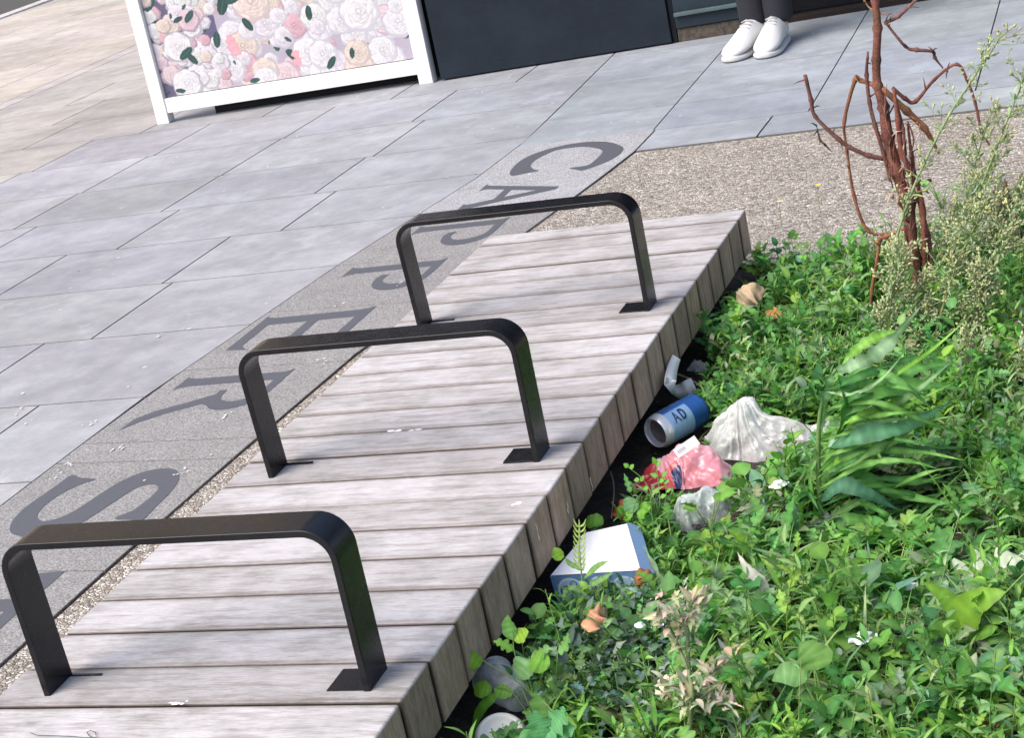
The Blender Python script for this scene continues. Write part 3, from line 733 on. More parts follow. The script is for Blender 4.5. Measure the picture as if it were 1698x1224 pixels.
b = MB(); nz_ = head+Vector((0, -.095, .02)); b.add([nz_+Vector((-.012, .02, -.01)), nz_+Vector((.012, .02, -.01)), nz_+Vector((0, -.012, -.008)), nz_+Vector((0, .018, .03))], [(0, 1, 2), (0, 2, 3), (1, 3, 2)]); b.build('nose', SKINM, per)
for wr_s in (-1, 1):   # fingers
    sh = chest+Vector((wr_s*.17, 0, .08)); elb = sh+Vector((wr_s*.07, .02, -.28)); wr = elb+Vector((-wr_s*.02, -.10, -.22)); pm = wr+Vector((0, -.035, -.055))
    fb = MB()
    for i in range(4):
        o_ = Vector(((i-1.5)*.018, 0, 0)); l = (.062, .072, .068, .055)[i]
        fb.tube([pm+o_, pm+o_+Vector((0, -.012, -l*.45)), pm+o_+Vector((0, .004, -l*.8)), pm+o_+Vector((0, .018, -l))], [.009, .0085, .008, .006], 8)
    fb.tube([pm+Vector((-wr_s*.028, 0, .025)), pm+Vector((-wr_s*.044, -.012, -.01)), pm+Vector((-wr_s*.042, -.014, -.035))], [.011, .010, .007], 8)
    fb.build('fingers', SKINM, per, smooth=True)
# shoes: lofted rings from heel to toe
SS = 1.05
SHOE = simple('white_trainer', (.60, .60, .60), .5, nscale=90, namt=.06); SOLE = simple('white_sole', (.50, .50, .49), .6)
def shoe(c, yaw):
    f_ = Matrix.Rotation(yaw, 3, 'Z') @ fwd; s_ = Vector((-f_.y, f_.x, 0))
    def loft(name, rows, mt, par, nseg=16):
        vs = []; 
        for (t_, hw, z0, z1, pw) in rows:
            for k in range(nseg):
                a = 2*math.pi*k/nseg; cx, cz = math.cos(a), math.sin(a)
                ex = math.copysign(abs(cx)**(2/pw), cx); ez = math.copysign(abs(cz)**(2/pw), cz)
                zc, zh = (z0+z1)/2, (z1-z0)/2
                narrow = 1.0 - (.28*max(0, ez) if z1 > .03 else 0)
                vs.append(c + f_*t_*SS + s_*hw*SS*ex*narrow + Vector((0, 0, (zc+zh*ez)*SS*1.08)))
        n_ = len(rows); fs = [(i*nseg+k, i*nseg+(k+1) % nseg, (i+1)*nseg+(k+1) % nseg, (i+1)*nseg+k) for i in range(n_-1) for k in range(nseg)]
        fs += [tuple(range(nseg))[::-1], tuple((n_-1)*nseg+k for k in range(nseg))]
        b = MB(); b.add(vs, fs); o = b.build(name, mt, par, smooth=True)
        u = o.modifiers.new('u', 'SUBSURF'); u.levels = 1; u.render_levels = 1; return o
    sh = loft('trainer', [(-.125, .012, .03, .07, 2.4), (-.12, .026, .014, .088, 2.4), (-.10, .034, .012, .098, 2.4), (-.06, .037, .012, .098, 2.3), (-.02, .039, .012, .094, 2.2), (.02, .042, .012, .083, 2.1), (.06, .046, .012, .066, 2.1), (.095, .046, .012, .054, 2.1), (.122, .040, .012, .046, 2.1), (.142, .027, .013, .038, 2.1), (.150, .010, .016, .028, 2.1)], SHOE, per)
    loft('sole', [(-.128, .018, .0, .021, 3.5), (-.115, .033, 0, .022, 3.5), (-.05, .039, 0, .021, 3.5), (.03, .045, 0, .019, 3.5), (.09, .050, 0, .018, 3.5), (.125, .043, .0, .019, 3.5), (.147, .028, .002, .02, 3.5), (.154, .010, .004, .02, 3.5)], SOLE, sh)
    lb = MB()
    for i in range(5):
        t_ = -.015+i*.016; z_ = (.0955-(t_+.015)*.46)*SS*1.08; t_ *= SS
        lb.tube([c+f_*t_-s_*.022+Vector((0, 0, z_-.007)), c+f_*(t_+.004)+Vector((0, 0, z_+.0015)), c+f_*t_+s_*.022+Vector((0, 0, z_-.007))], .0026, 5)
    lb.build('lace', simple('grey_lace', (.36, .36, .38), .7), sh, smooth=True)
shoe(pl, R(-5)); shoe(pr, R(7))


# ------------------------------------------------------------------ leaves
def prof(kind, t):
    if kind == 'ov': return math.sin(math.pi*min(1, t**.75))**.8 if 0 < t < 1 else 0
    if kind == 'lance': return (math.sin(math.pi*t**.85)**.9)*(1-.25*t) if 0 < t < 1 else 0
    if kind == 'round': return math.sqrt(max(0, 1-(2*t-1)**2))
    if kind == 'grass': return min(1, t*8)*(1-t)**.5
    if kind == 'lobed': return math.sin(math.pi*min(1, t**.7))**.7*(.42+.58*abs(math.sin(t*math.pi*3.5)))*(1-.1*t) if 0 < t < 1 else 0
    if kind == 'thistle': return math.sin(math.pi*min(1, t**.8))**.6*(.30+.70*abs(math.sin(t*math.pi*4.5))**1.5) if 0 < t < 1 else 0
    if kind == 'tooth': return (math.sin(math.pi*t**.85)**.9)*(1-.25*t)*(.50+.50*abs(math.sin(t*math.pi*6.5))**.7) if 0 < t < 1 else 0
    if kind == 'hast': return (1-t)**.7*(1.0 if t > .12 else .35+t*5)
    return 1
ROWS = {'ov': 5, 'lance': 5, 'round': 5, 'grass': 4, 'lobed': 14, 'thistle': 27, 'hast': 7}
def catmull(pts, n):
    P = [Vector(p) for p in pts]; P = [P[0]*2-P[1]]+P+[P[-1]*2-P[-2]]; m_ = len(P)-3; out = []
    for i in range(n+1):
        u = min(i/n*m_, m_-1e-6); k = int(u); t = u-k; p0, p1, p2, p3 = P[k:k+4]
        out.append(.5*((2*p1)+(p2-p0)*t+(2*p0-5*p1+4*p2-p3)*t*t+(3*p1-p0-3*p2+p3)*t**3))
    return out
def leaf(b, pts, w, nrm, kind, col, fold=.25, wav=0.0, rows=None, vein=1.35, twist=0):
    n = rows or ROWS[kind]; big_ = n >= 14; P = catmull(pts, n) if len(pts) > 2 else [Vector(pts[0]).lerp(Vector(pts[1]), i/n) for i in range(n+1)]
    vs, cs = [], []; nr = Vector(nrm).normalized(); ph = random.uniform(0, 6)
    for i, p in enumerate(P):
        t = i/n; tg = (P[min(i+1, n)]-P[max(i-1, 0)]).normalized(); sd = tg.cross(nr)
        if sd.length < 1e-4: sd = Vector((1, 0, 0))
        sd.normalize(); up = sd.cross(tg)
        if twist: sd = (Matrix.Rotation(twist*t, 3, tg) @ sd); up = sd.cross(tg)
        hw = w*.5*prof(kind, t if 0 < i < n else (t and .999))
        if big_: hw *= random.uniform(.9, 1.06)
        wv = wav*w*math.sin(t*17+ph)
        for s_ in (-1, 0, 1):
            vs.append(p + sd*hw*s_ + up*(fold*hw*abs(s_) + (wv*s_*(hw/w*2))))
            k = (vein if s_ == 0 else 1.0)*(1 if s_ <= 0 else .93)*((1.16, .92, 1.0)[i % 3] if big_ else 1)
            cs.append((col[0]*k, col[1]*k, col[2]*k))
    fs = []
    for i in range(n):
        a = i*3; fs += [(a, a+1, a+4, a+3), (a+1, a+2, a+5, a+4)]
    b.add(vs, fs, cs)
def jit(c, v=.18):
    k = random.uniform(1-v, 1+v); return (c[0]*k*random.uniform(.85, 1.2), c[1]*k, c[2]*k*random.uniform(.8, 1.25))
GREEN = (.085, .235, .052); LIME = (.155, .335, .06); DEEP = (.04, .14, .042); BLUEG = (.13, .27, .16); PALE = (.26, .36, .20); TAN = (.40, .32, .20); GREY = (.20, .27, .16)
def rleaf(b, base, az, elv, L, w, kind, col, droop=.4, fold=.25, wav=0):
    d = Vector((math.cos(az)*math.cos(elv), math.sin(az)*math.cos(elv), math.sin(elv)))
    p1 = base+d*L*.5; d2 = (d+Vector((0, 0, -droop))).normalized(); p2 = p1+d2*L*.5
    nr = Vector((-math.cos(az)*math.sin(elv), -math.sin(az)*math.sin(elv), math.cos(elv)))+Vector((random.gauss(0, .25), random.gauss(0, .25), 0))
    leaf(b, [base, p1, p2], w, nr, kind, col, fold, wav)
def shoot(b, x, y, h, kind, ls, n, cols, lean=.25, z=None, width=.42, stem=None, col=None):
    z = soilz(x, y) if z is None else z
    a = random.uniform(0, 6.28); l_ = random.uniform(0, lean)*h
    tip = Vector((x+math.cos(a)*l_, y+math.sin(a)*l_, z+h)); base = Vector((x, y, z-.003)); mid = base.lerp(tip, .5)+Vector((-math.cos(a)*l_*.3, -math.sin(a)*l_*.3, 0))
    c = col or jit(random.choice(cols)); sc = stem or (c[0]*1.3, c[1]*1.1, c[2]*1.0)
    P = catmull([base, mid, tip], 4); b.tube(P, [.0012*(1-.12*i) for i in range(5)], 3, sc, cap=False)
    az = random.uniform(0, 6.28)
    for i in range(n):
        t = .25+.75*(i+.5)/n; k = min(3, int(t*4)); p = P[k].lerp(P[k+1], t*4-k); az += 2.4+random.uniform(-.4, .4)
        L = ls*random.uniform(.7, 1.2)*(1.1-.35*t)
        rleaf(b, p, az, random.uniform(.1, .9) if t < .85 else random.uniform(.5, 1.2), L, L*width*random.uniform(.8, 1.15), kind, jit(c, .12), random.uniform(.1, .7))
def w_of(px, py, z=-.02): p = at(px, py, z=z); return p.x, p.y

# where litter lies: (x, y, radius) kept clear; in front of it plants stay low
CAN = at(1085, 718, z=.000); BAG = at(1245, 735, z=0.0); BOX = at(985, 925, z=.0); PKT = at(1125, 775, z=-.01); WR2 = at(1170, 850, z=-.01); CUPP = at(835, 1150, z=-.01)
keep = [(CAN.x, CAN.y, .05), (CAN.x+.05, CAN.y+.05, .05), (BAG.x, BAG.y, .085), (BAG.x+.08, BAG.y+.03, .06), (BOX.x, BOX.y, .07), (PKT.x, PKT.y, .065), (PKT.x+.05, PKT.y-.01, .05), (WR2.x, WR2.y, .05), (CUPP.x, CUPP.y, .05), (CUPP.x+.02, CUPP.y-.06, .045)]
TH = at(1364, 892, z=-.02)
def blocked(x, y, pad=0): return any((x-a)**2+(y-c)**2 < (r_+pad)**2 for a, c, r_ in keep)
def capheight(x, y):
    """plants near the litter stay short"""
    m_ = 1.0
    for a, c, r_ in keep[:9]:
        dx, dy = x-a, y-c                       # zone to the south-east of each piece
        s_ = dx*.28+dy*-.96; t_ = abs(dx*.96+dy*.28)
        if -.02 < s_ < .20 and t_ < r_+.02: m_ = min(m_, .22+max(0, s_-r_)*2.4)
    dx, dy = x-TH.x, y-TH.y; s_ = dx*.2+dy*-.98; dx = dx-.05
    if -.06 < s_ < .26 and -.07 < dx < .17: m_ = min(m_, .22+max(0, s_)*2.0)
    return m_
def edge(x, y): # left limit of the growth along the bench
    if y > 1.45: return .004
    if y > .75: return .06+.02*noise.noise(Vector((y*9, 0, 0)))
    if y > .45: return .018
    return .015
KINDS = [('lobed', .34, [GREEN, (.10, .27, .06)], 1.0), ('lance', .24, [LIME, (.14, .30, .06)], 1.15), ('ov', .55, [(.09, .24, .05), DEEP], .85), ('lobed', .6, [(.13, .28, .10), GREEN], 1.3), ('lance', .16, [(.18, .34, .09), LIME], 1.0), ('round', .9, [(.11, .28, .06), LIME], .7)]
def patch(x, y):
    a = noise.noise(Vector((x*5.5, y*5.5, 31)))*1.9+random.gauss(0, .22); return KINDS[int((a+1.0)*3.0) % 6], .62+1.15*max(0, noise.noise(Vector((x*8, y*8, 77)))+.35)
def field(name, label, n, region, fn):
    b = MB(); c = 0; tries = 0
    while c < n and tries < n*12:
        tries += 1
        x, y = region(); 
        if x < edge(x, y) or blocked(x, y): continue
        if y > 2.04+.03*noise.noise(Vector((x*14, 5, 0))): continue
        if noise.noise(Vector((x*7+3, y*7, 9))) < -.42: continue
        fn(b, x, y, capheight(x, y)); c += 1
    o = b.build(name, LEAF, smooth=True); tag(o, label, kind='stuff'); return o
U = random.uniform
# fine, feathery mat of small lobed leaves over the whole far half
def f_far(b, x, y, k):
    (kd, wd_, cl, sz), ph_ = patch(x, y); h = U(.035, .085)*k*(1.0 if y < 1.95 else .8)*(ph_ if k >= 1 else 1)
    if random.random() < .22: kd, wd_, cl, sz = random.choice(KINDS)
    shoot(b, x, y, max(.011, h), kd, U(.022, .042)*(.6+.4*k)*sz, random.randint(6, 10), cl+[random.choice([GREEN, GREY, LIME])], .5, width=wd_)
field('ground_cover', 'dense bright green low weeds covering the far half of the bed', 1700, lambda: (U(0, 1.0), U(1.12, 2.06)), f_far)
def f_mid(b, x, y, k):
    (kd, wd_, cl, sz), ph_ = patch(x, y); h = U(.03, .08)*k*(ph_ if k >= 1 else 1)
    if random.random() < .22: kd, wd_, cl, sz = random.choice(KINDS)
    shoot(b, x, y, max(.011, h), kd, U(.020, .044)*(.6+.4*k)*sz, random.randint(6, 10), cl+[random.choice([GREEN, GREY, LIME])], .5, width=wd_)
field('ground_cover', 'bright mixed low weeds around the litter in the middle of the bed', 1500, lambda: (U(0, 1.0), U(.62, 1.2)), f_mid)
def f_near(b, x, y, k):
    (kd, wd_, cl, sz), ph_ = patch(x, y); h = U(.028, .078)*k*(ph_ if k >= 1 else 1)
    if random.random() < .22: kd, wd_, cl, sz = random.choice(KINDS)
    shoot(b, x, y, max(.011, h), kd, U(.020, .052)*sz, random.randint(6, 10), cl+[random.choice([GREEN, GREY, LIME])], .5, width=wd_)
field('ground_cover', 'mixed green and grey low weeds covering the near end of the bed', 1500, lambda: (U(0, 1.0), U(-.25, .68)), f_near)
# grass blades
b = MB()
for _ in range(5000):
    x, y = U(.03, .95), U(-.1, 2.03)
    if x < edge(x, y) or blocked(x, y): continue
    k = capheight(x, y); L = U(.035, .11)*k; a = U(0, 6.28)
    rleaf(b, Vector((x, y, soilz(x, y))), a, U(.8, 1.45), L, U(.0016, .0032), 'grass', jit(random.choice([GREEN, LIME, (.20, .32, .10), (.28, .32, .14)])), U(.1, 1.0), .3)
tag(b.build('grass', LEAF, smooth=True), 'thin grass blades growing through the weeds of the bed', kind='stuff')

def curve_leaf(b, px, Y, w, kind, col, nrm=(.1, -.6, .8), dy=None, fold=.2, wav=0, twist=0, rows=None, vein=1.3):
    pts = [at(a, c, y=Y + (dy[i] if dy else 0)) for i, (a, c) in enumerate(px)]
    leaf(b, pts, w, nrm, kind, col, fold, wav, rows, vein, twist)

# ------------------------------------------------------------------ dead woody plant
YS = 1.66
dead = thing('dead_shrub', 'tall dead reddish brown stem with bent bare twigs, back right of the bed', 'dead plant')
def stempart(name, px, r, col=(.14, .06, .045), dy=0.0, knob=True, n=9, parent=None):
    b = MB(); P = [at(a, c, y=YS+dy*(i/max(1, len(px)-1))) for i, (a, c) in enumerate(px)]
    rr0 = r if isinstance(r, list) else [r]*len(P)
    Q = catmull(P, (len(P)-1)*6); rr = []
    for i, q in enumerate(Q):
        t = i/(len(Q)-1)*(len(P)-1); k = min(len(P)-2, int(t)); f_ = t-k
        base = rr0[k]*(1-f_)+rr0[k+1]*f_
        kn = 1+(.38*math.exp(-((min(f_, 1-f_))/.09)**2) if knob and 0 < round(t) < len(P)-1 else 0)
        rr.append(base*kn*(1+.10*noise.noise(q*90)))
    cs = []
    for q in Q:
        v = 1+.55*noise.noise(q*40); cs += [(col[0]*v, col[1]*v*(1+.25*noise.noise(q*23)), col[2]*v)]*n
    b.tube(Q, rr, n, cs); return b.build(name, BARK, parent or dead, smooth=True)
stempart('main_stem', [(1556,600),(1532,520),(1515,430),(1504,336),(1487,283),(1472,226),(1465,177),(1455,141),(1453,99),(1455,46),(1451,0),(1446,-70),(1440,-150)], [.010,.010,.012,.013,.012,.0105,.0095,.0080,.0075,.0075,.0065,.005,.003])
stempart('second_stem', [(1548,590),(1535,470),(1530,350),(1515,293),(1496,254),(1489,198),(1482,146)], [.004,.0045,.005,.0062,.0055,.0045,.003], (.17, .06, .045), -.02)
stempart('second_stem', [(1560,580),(1545,450),(1538,390),(1524,330),(1512,260),(1505,205)], [.004,.005,.005,.004,.0035,.002], (.14, .06, .05), .03)
TW = [([(1465,263),(1441,258),(1409,244),(1391,231),(1352,193),(1345,166),(1335,124)], [.0055,.005,.0045,.0048,.004,.0045,.0042], (.15,.07,.06)),
 ([(1462,145),(1427,133),(1418,132),(1400,201),(1404,247),(1416,325),(1439,382),(1476,388)], [.006,.005,.0045,.0036,.003,.0036,.0036,.002], (.22,.10,.06)),
 ([(1439,85),(1437,124),(1442,170),(1451,208),(1465,254),(1476,300)], [.0022,.004,.004,.0045,.004,.003], (.13,.055,.05)),
 ([(1462,145),(1504,184),(1533,212),(1557,254)], [.006,.0075,.0065,.003], (.27,.13,.07)),
 ([(1467,35),(1501,76),(1520,82),(1547,85),(1550,95),(1564,113)], [.003,.003,.0045,.003,.0035,.0012], (.13,.06,.055)),
 ([(1466,38),(1490,26),(1518,0),(1560,-40)], [.004,.0045,.0028,.002], (.16,.09,.08)),
 ([(1463,22),(1444,14),(1434,0),(1432,-15)], [.0016,.0018,.0016,.001], (.24,.13,.08)),
 ([(1480,145),(1501,163),(1518,168),(1550,131),(1586,106),(1603,131),(1617,170),(1628,219),(1644,244)], [.004,.0045,.0042,.003,.0032,.003,.003,.0034,.002], (.16,.065,.055)),
 ([(1354,208),(1359,230),(1368,240),(1379,251)], [.001,.0018,.0022,.0008], (.08,.045,.04)),
 ([(1500,378),(1470,392),(1459,398),(1455,430),(1446,480),(1441,560)], [.004,.0045,.0045,.004,.0035,.0035], (.22,.10,.05)),
 ([(1482,152),(1498,215),(1501,270),(1512,300)], [.002,.003,.003,.002], (.11,.05,.045)),
 ([(1505,200),(1515,232),(1508,262)], [.0015,.0018,.001], (.12,.05,.05)),
 ([(1525,320),(1528,350),(1531,380)], [.002,.0022,.001], (.12,.05,.05))]
for i, (px, r, c) in enumerate(TW):
    tw = stempart('twig', px, [q*.85 for q in r], c, random.uniform(-.05, .05))
    sb = MB()
    for k in range(4 if len(px) > 3 else 1):   # short dry spurs
        j = random.randrange(1, len(px)); f_ = U(0, 1); a_ = px[j-1]; e_ = px[j]
        p = at(a_[0]+(e_[0]-a_[0])*f_, a_[1]+(e_[1]-a_[1])*f_, y=YS); d = Vector((random.gauss(0, 1), random.gauss(0, .6), random.gauss(.3, .8))).normalized(); L = U(.008, .026)
        sb.tube([p, p+d*L*.6+Vector((0, 0, .002)), p+d*L+Vector((U(-.004, .004), 0, 0))], [.0018, .0012, .0003], 5, c)
    sb.build('spur', BARK, tw, smooth=True)
b = MB()
for _ in range(60):
    t_ = U(0, 1); i_ = random.choice([(1545,560,1515,430),(1515,430,1504,336),(1504,336,1487,283),(1487,283,1472,226),(1472,226,1465,177),(1530,350,1494,254)])
    p = at(i_[0]+(i_[2]-i_[0])*t_+random.gauss(0, 6), i_[1]+(i_[3]-i_[1])*t_, y=1.648+U(-.006, .004)); L = U(.012, .05); dx = U(-.006, .006)
    b.tube([p, p+Vector((dx-.002, -.003, L*.5)), p+Vector((dx*2, -.001, L))], [.0012, .0016, .0004], 4, jit((.16, .075, .055), .4))
b.build('peeling_bark', BARK, dead, smooth=True)
# dry husks at the crook
b = MB()
for _ in range(46):
    p = at(random.gauss(1505, 16), random.gauss(300, 34), y=YS-.012+random.gauss(0, .008)); a = U(0, 6.28)
    rleaf(b, p, a, U(-.9, .8), U(.014, .034), U(.003, .008), 'lance', jit((.28, .19, .15), .3), U(-.5, 1), .5)
b.build('husk', DRY, dead, smooth=True)
# second small dead stem at right
d2 = thing('dead_twig', 'thin dark brown forked twig standing upright behind the pale seeding weed', 'twig')
YS = 1.80
stempart('stem', [(1668,300),(1676,335),(1688,372),(1697,420),(1706,520)], [.0015,.0025,.003,.003,.004], (.12, .055, .04), 0, parent=d2)
stempart('fork', [(1667,303),(1662,340),(1665,385),(1672,470)], [.0025,.0032,.0022,.002], (.26, .15, .08), 0, parent=d2)

# ------------------------------------------------------------------ pale seeding weed (many thin stems with bud clusters)
def capsule(b, p, d, L, r_, col):
    d = d.normalized(); a = d.cross(Vector((.3, .2, 1))).normalized(); c = d.cross(a)
    vs = [p]; n = 5
    for t, k in ((.3, .9), (.62, 1), (.9, .55)):
        for j in range(n):
            th = 6.283*j/n; vs.append(p+d*L*t+(a*math.cos(th)+c*math.sin(th))*r_*k)
    vs.append(p+d*L)
    fs = [(0, 1+(j+1) % n, 1+j) for j in range(n)]
    for q in range(2): fs += [(1+q*n+j, 1+q*n+(j+1) % n, 1+(q+1)*n+(j+1) % n, 1+(q+1)*n+j) for j in range(n)]
    fs += [(1+2*n+j, 1+2*n+(j+1) % n, len(vs)-1) for j in range(n)]
    b.add(vs, fs, [col]*(len(vs)-1)+[(col[0]*1.3, col[1]*1.2, col[2]*1.1)])
STALK = (.30, .38, .19); BUD = (.44, .48, .26)
def seed_weed(label, stems, Y, ncl, spread, nleaf=3):
    root = thing('seeding_weed', label, 'weed', 'pale weeds gone to seed at the right of the bed')
    sb, bb, lb = MB(), MB(), MB()
    for px, r0 in stems:
        dd = U(-.06, .06); P = [at(a, c, y=Y+dd*i/len(px)) for i, (a, c) in enumerate(px)]
        n = (len(P)-1)*5; Q = catmull(P, n); sb.tube(Q, [r0*(1-.6*i/n) for i in range(n+1)], 5, jit(STALK, .1))
        for j in range(ncl):
            t = U(.12, 1)**.8; i = min(n-1, int(t*n)); q = Q[i]; tg = (Q[i+1]-Q[i]).normalized()
            d = (tg*U(.5, 1.2)+Vector((random.gauss(0, .6), random.gauss(0, .6), random.gauss(.1, .4)))).normalized()
            L = U(.015, spread); e_ = q+d*L; m_ = q.lerp(e_, .5)+Vector((0, 0, U(-.004, .006)))
            sb.tube([q, m_, e_], [.0009, .0007, .0006], 3, jit(STALK, .12), cap=False)
            for k in range(random.randint(4, 9)):
                dk = (d+Vector((random.gauss(0, .55), random.gauss(0, .55), random.gauss(.15, .45)))).normalized(); s0 = q.lerp(e_, U(.45, 1)); pk = s0+dk*U(.005, .014)
                sb.tube([s0, pk], .0004, 3, jit(STALK, .1), cap=False)
                capsule(bb, pk, dk, U(.006, .011), U(.0014, .0024), jit(BUD, .22))
            for k in range(random.randint(0, nleaf)):
                rleaf(lb, q, U(0, 6.28), U(-.2, 1.0), U(.012, .035), U(.003, .007), 'lance', jit((.24, .34, .17), .2), U(0, .8))
    sb.build('stem', LEAFM, root, smooth=True); bb.build('bud', LEAFM, root, smooth=True); lb.build('leaf', LEAFM, root, smooth=True)
    return root
seed_weed('pale seeding weed with the tallest stalk, leaning up across the paving', [([(1500,640),(1478,470),(1500,350),(1560,215),(1620,120),(1660,60)], .0034), ([(1500,520),(1590,390),(1650,250),(1705,110)], .0030), ([(1560,560),(1580,420),(1610,300),(1640,190)], .0022)], 1.50, 46, .055)
seed_weed('pale seeding weed thick with buds, right of the foot of the dead stem', [([(1455,640),(1470,560),(1480,480),(1500,400)], .0024), ([(1530,640),(1560,520),(1590,430),(1640,330)], .0026), ([(1570,640),(1610,520),(1650,440),(1705,330)], .0034), ([(1500,610),(1520,540),(1530,470)], .002), ([(1600,600),(1625,520),(1630,450)], .002)], 1.38, 60, .050)
seed_weed('low pale seeding weed at the right edge, below the thick twig', [([(1590,720),(1630,650),(1700,600)], .0022), ([(1620,700),(1600,620),(1625,560)], .0018), ([(1660,720),(1680,640),(1720,560)], .002)], 1.20, 30, .040)

seed_weed('pale seeding weed in a wide tangle behind the dead stem, against the aggregate', [([(1540,480),(1570,380),(1610,330),(1650,270)], .002), ([(1560,500),(1620,400),(1690,330)], .0022), ([(1600,520),(1640,420),(1660,360),(1710,300)], .002), ([(1490,520),(1500,440),(1530,380)], .0018), ([(1650,540),(1680,440),(1720,400)], .002)], 1.78, 60, .055)
# loose taller stalks rising out of the mat: counted in hundreds, one mass
b = MB()
for _ in range(620):
    x, y = U(.08, .95), U(-.15, 1.95)
    if x < edge(x, y)+.02 or blocked(x, y, .03) or capheight(x, y) < 1 or (abs(x-TH.x-.06) < .13 and -.35 < y-TH.y < .1): continue
    if x+y*.12 < U(.05, .40): continue
    hh_ = U(.07, .15)*(1.15 if x > .35 and y < 1.2 else 1)
    shoot(b, x, y, hh_, random.choice(['lance', 'ov', 'lobed']), U(.02, .038), random.randint(7, 12), [GREEN, LIME, (.16, .30, .10), (.22, .34, .15)], .55, width=random.choice([.25, .4, .55]))
tag(b.build('tall_stalks', LEAF, smooth=True), 'loose taller leafy stalks rising out of the low weeds', kind='stuff')
b = MB()
for _ in range(420):
    x, y = U(.18, .95), U(-.2, 1.0)
    if blocked(x, y, .04) or capheight(x, y) < 1: continue
    base = Vector((x, y, soilz(x, y))); az = U(0, 6.28); c = random.choice([GREEN, LIME, (.16, .30, .10), (.24, .34, .16), (.12, .24, .12)])
    for k in range(random.randint(2, 4)):
        az += 2.3; rleaf(b, base, az, U(.6, 1.35), U(.06, .13), U(.006, .016), random.choice(['lance', 'grass', 'lobed']), jit(c), U(.5, 1.6), .3, .05)
tag(b.build('coarse_blades', LEAF, smooth=True), 'long arching coarse leaves among the near weeds', kind='stuff')
# leaves crowding over the near bench edge and in front of the carton
b = MB()
for _ in range(260):
    px_, py_2 = random.choice([(U(870, 960), U(1000, 1060)), (U(950, 1080), U(985, 1040)), (U(830, 960), U(1060, 1150)), (U(1020, 1110), U(930, 1000)), (U(1045, 1110), U(900, 960)), (U(960, 1070), U(990, 1030))])
    p = at(px_, py_2, z=0.0)
    if p.x < .02: continue
    shoot(b, p.x, p.y, U(.03, .065), random.choice(['ov', 'lobed', 'lance']), U(.016, .03), random.randint(6, 10), [GREEN, DEEP, LIME, (.10, .24, .08)], .6)
tag(b.build('edge_growth', LEAF, smooth=True), 'leafy growth crowding the bench side around the carton', kind='stuff')

# ------------------------------------------------------------------ big wind-bent weed with long leaves
YT = .74
big = thing('sow_thistle', 'tall weed with long dark leaves all blown rightwards, right of the clear bag', 'weed')
b = MB(); P = [at(a, c, y=YT) for a, c in [(1366,900),(1358,810),(1357,730),(1361,680),(1372,640),(1386,612)]]
b.tube(catmull(P, 20), [.0042-.00009*i for i in range(21)], 8, (.20, .33, .12)); b.build('stem', LEAF, big, smooth=True)
DK = (.04, .135, .032); MD = (.085, .225, .05); PB = (.22, .34, .20)
BL = [([(1384,614),(1425,604),(1470,572),(1527,508)], .046, PB, (.3,-.9,.25), (0,0,.01,.02), .1),
 ([(1395,606),(1430,572),(1462,556),(1492,548)], .030, (.14,.30,.05), (.1,-.7,.7), (.02,.03,.04,.05), .1),
 ([(1382,618),(1372,640),(1368,668),(1362,720)], .020, (.13,.27,.12), (.7,-.8,.2), (-.01,-.015,-.02,-.01), .3),
 ([(1390,622),(1408,650),(1404,690),(1384,730)], .040, DK, (.6,-.8,.3), (-.02,-.03,-.03,-.02), .4),
 ([(1396,632),(1450,640),(1520,612),(1590,602)], .036, MD, (.1,-.6,.8), (-.01,0,.02,.05), .2),
 ([(1400,690),(1450,655),(1530,640),(1600,646)], .040, MD, (.1,-.8,.6), (-.03,-.03,0,.03), .25),
 ([(1405,650),(1445,668),(1478,676),(1512,682)], .030, DK, (.1,-.4,.9), (0,0,0,0), .2),
 ([(1378,742),(1430,722),(1500,708),(1575,668)], .042, (.07,.19,.10), (.1,-.8,.6), (-.03,-.04,-.02,.02), .2),
 ([(1372,748),(1400,700),(1430,690),(1462,668)], .030, (.20,.32,.22), (.1,-.8,.5), (-.02,0,.01,.02), .2),
 ([(1364,790),(1420,752),(1500,745),(1610,742)], .036, DK, (.1,-.6,.8), (0,0,.02,.05), .2),
 ([(1362,832),(1396,806),(1440,820),(1490,846)], .038, (.045,.13,.075), (.1,-.7,.7), (-.04,-.05,-.05,-.03), .25),
 ([(1366,815),(1430,796),(1510,798),(1600,802)], .034, MD, (.1,-.5,.85), (0,0,.02,.04), .2),
 ([(1362,878),(1410,862),(1470,872),(1570,852)], .036, MD, (.1,-.6,.8), (-.03,-.03,-.02,.02), .2),
 ([(1366,892),(1420,888),(1480,905),(1540,935)], .032, (.09,.21,.06), (.1,-.6,.8), (-.05,-.06,-.06,-.05), .2),
 ([(1360,905),(1400,940),(1440,935),(1498,895)], .034, (.12,.22,.09), (.1,-.7,.7), (-.06,-.07,-.07,-.05), .2),
 ([(1355,760),(1345,790),(1350,840),(1362,868)], .018, GREEN, (-.6,-.7,.4), (0,-.01,-.01,0), .3)]
rs = random.Random(5)
for k in range(64):
    yy_ = 640+k*4.8; x0 = 1358+rs.uniform(-4, 10); L_ = rs.choice([rs.uniform(-60, -20), rs.uniform(80, 250), rs.uniform(60, 270), rs.uniform(120, 260)]); up = rs.uniform(-125, 45)*abs(L_)/200; bend = rs.uniform(-40, 14)
    BL.append(([(x0, yy_), (x0+L_*.35, yy_+bend-8), (x0+L_*.7, yy_+bend+up*.5), (x0+L_, yy_+up)], rs.uniform(.009, .023), rs.choice([MD, MD, DK, DK, (.12,.27,.06), (.17,.31,.10), (.20,.33,.16), (.15,.32,.05)]), (rs.uniform(-.3,.4), -.8, .6), tuple(rs.uniform(-.06, .05) for _ in range(4)), .2))
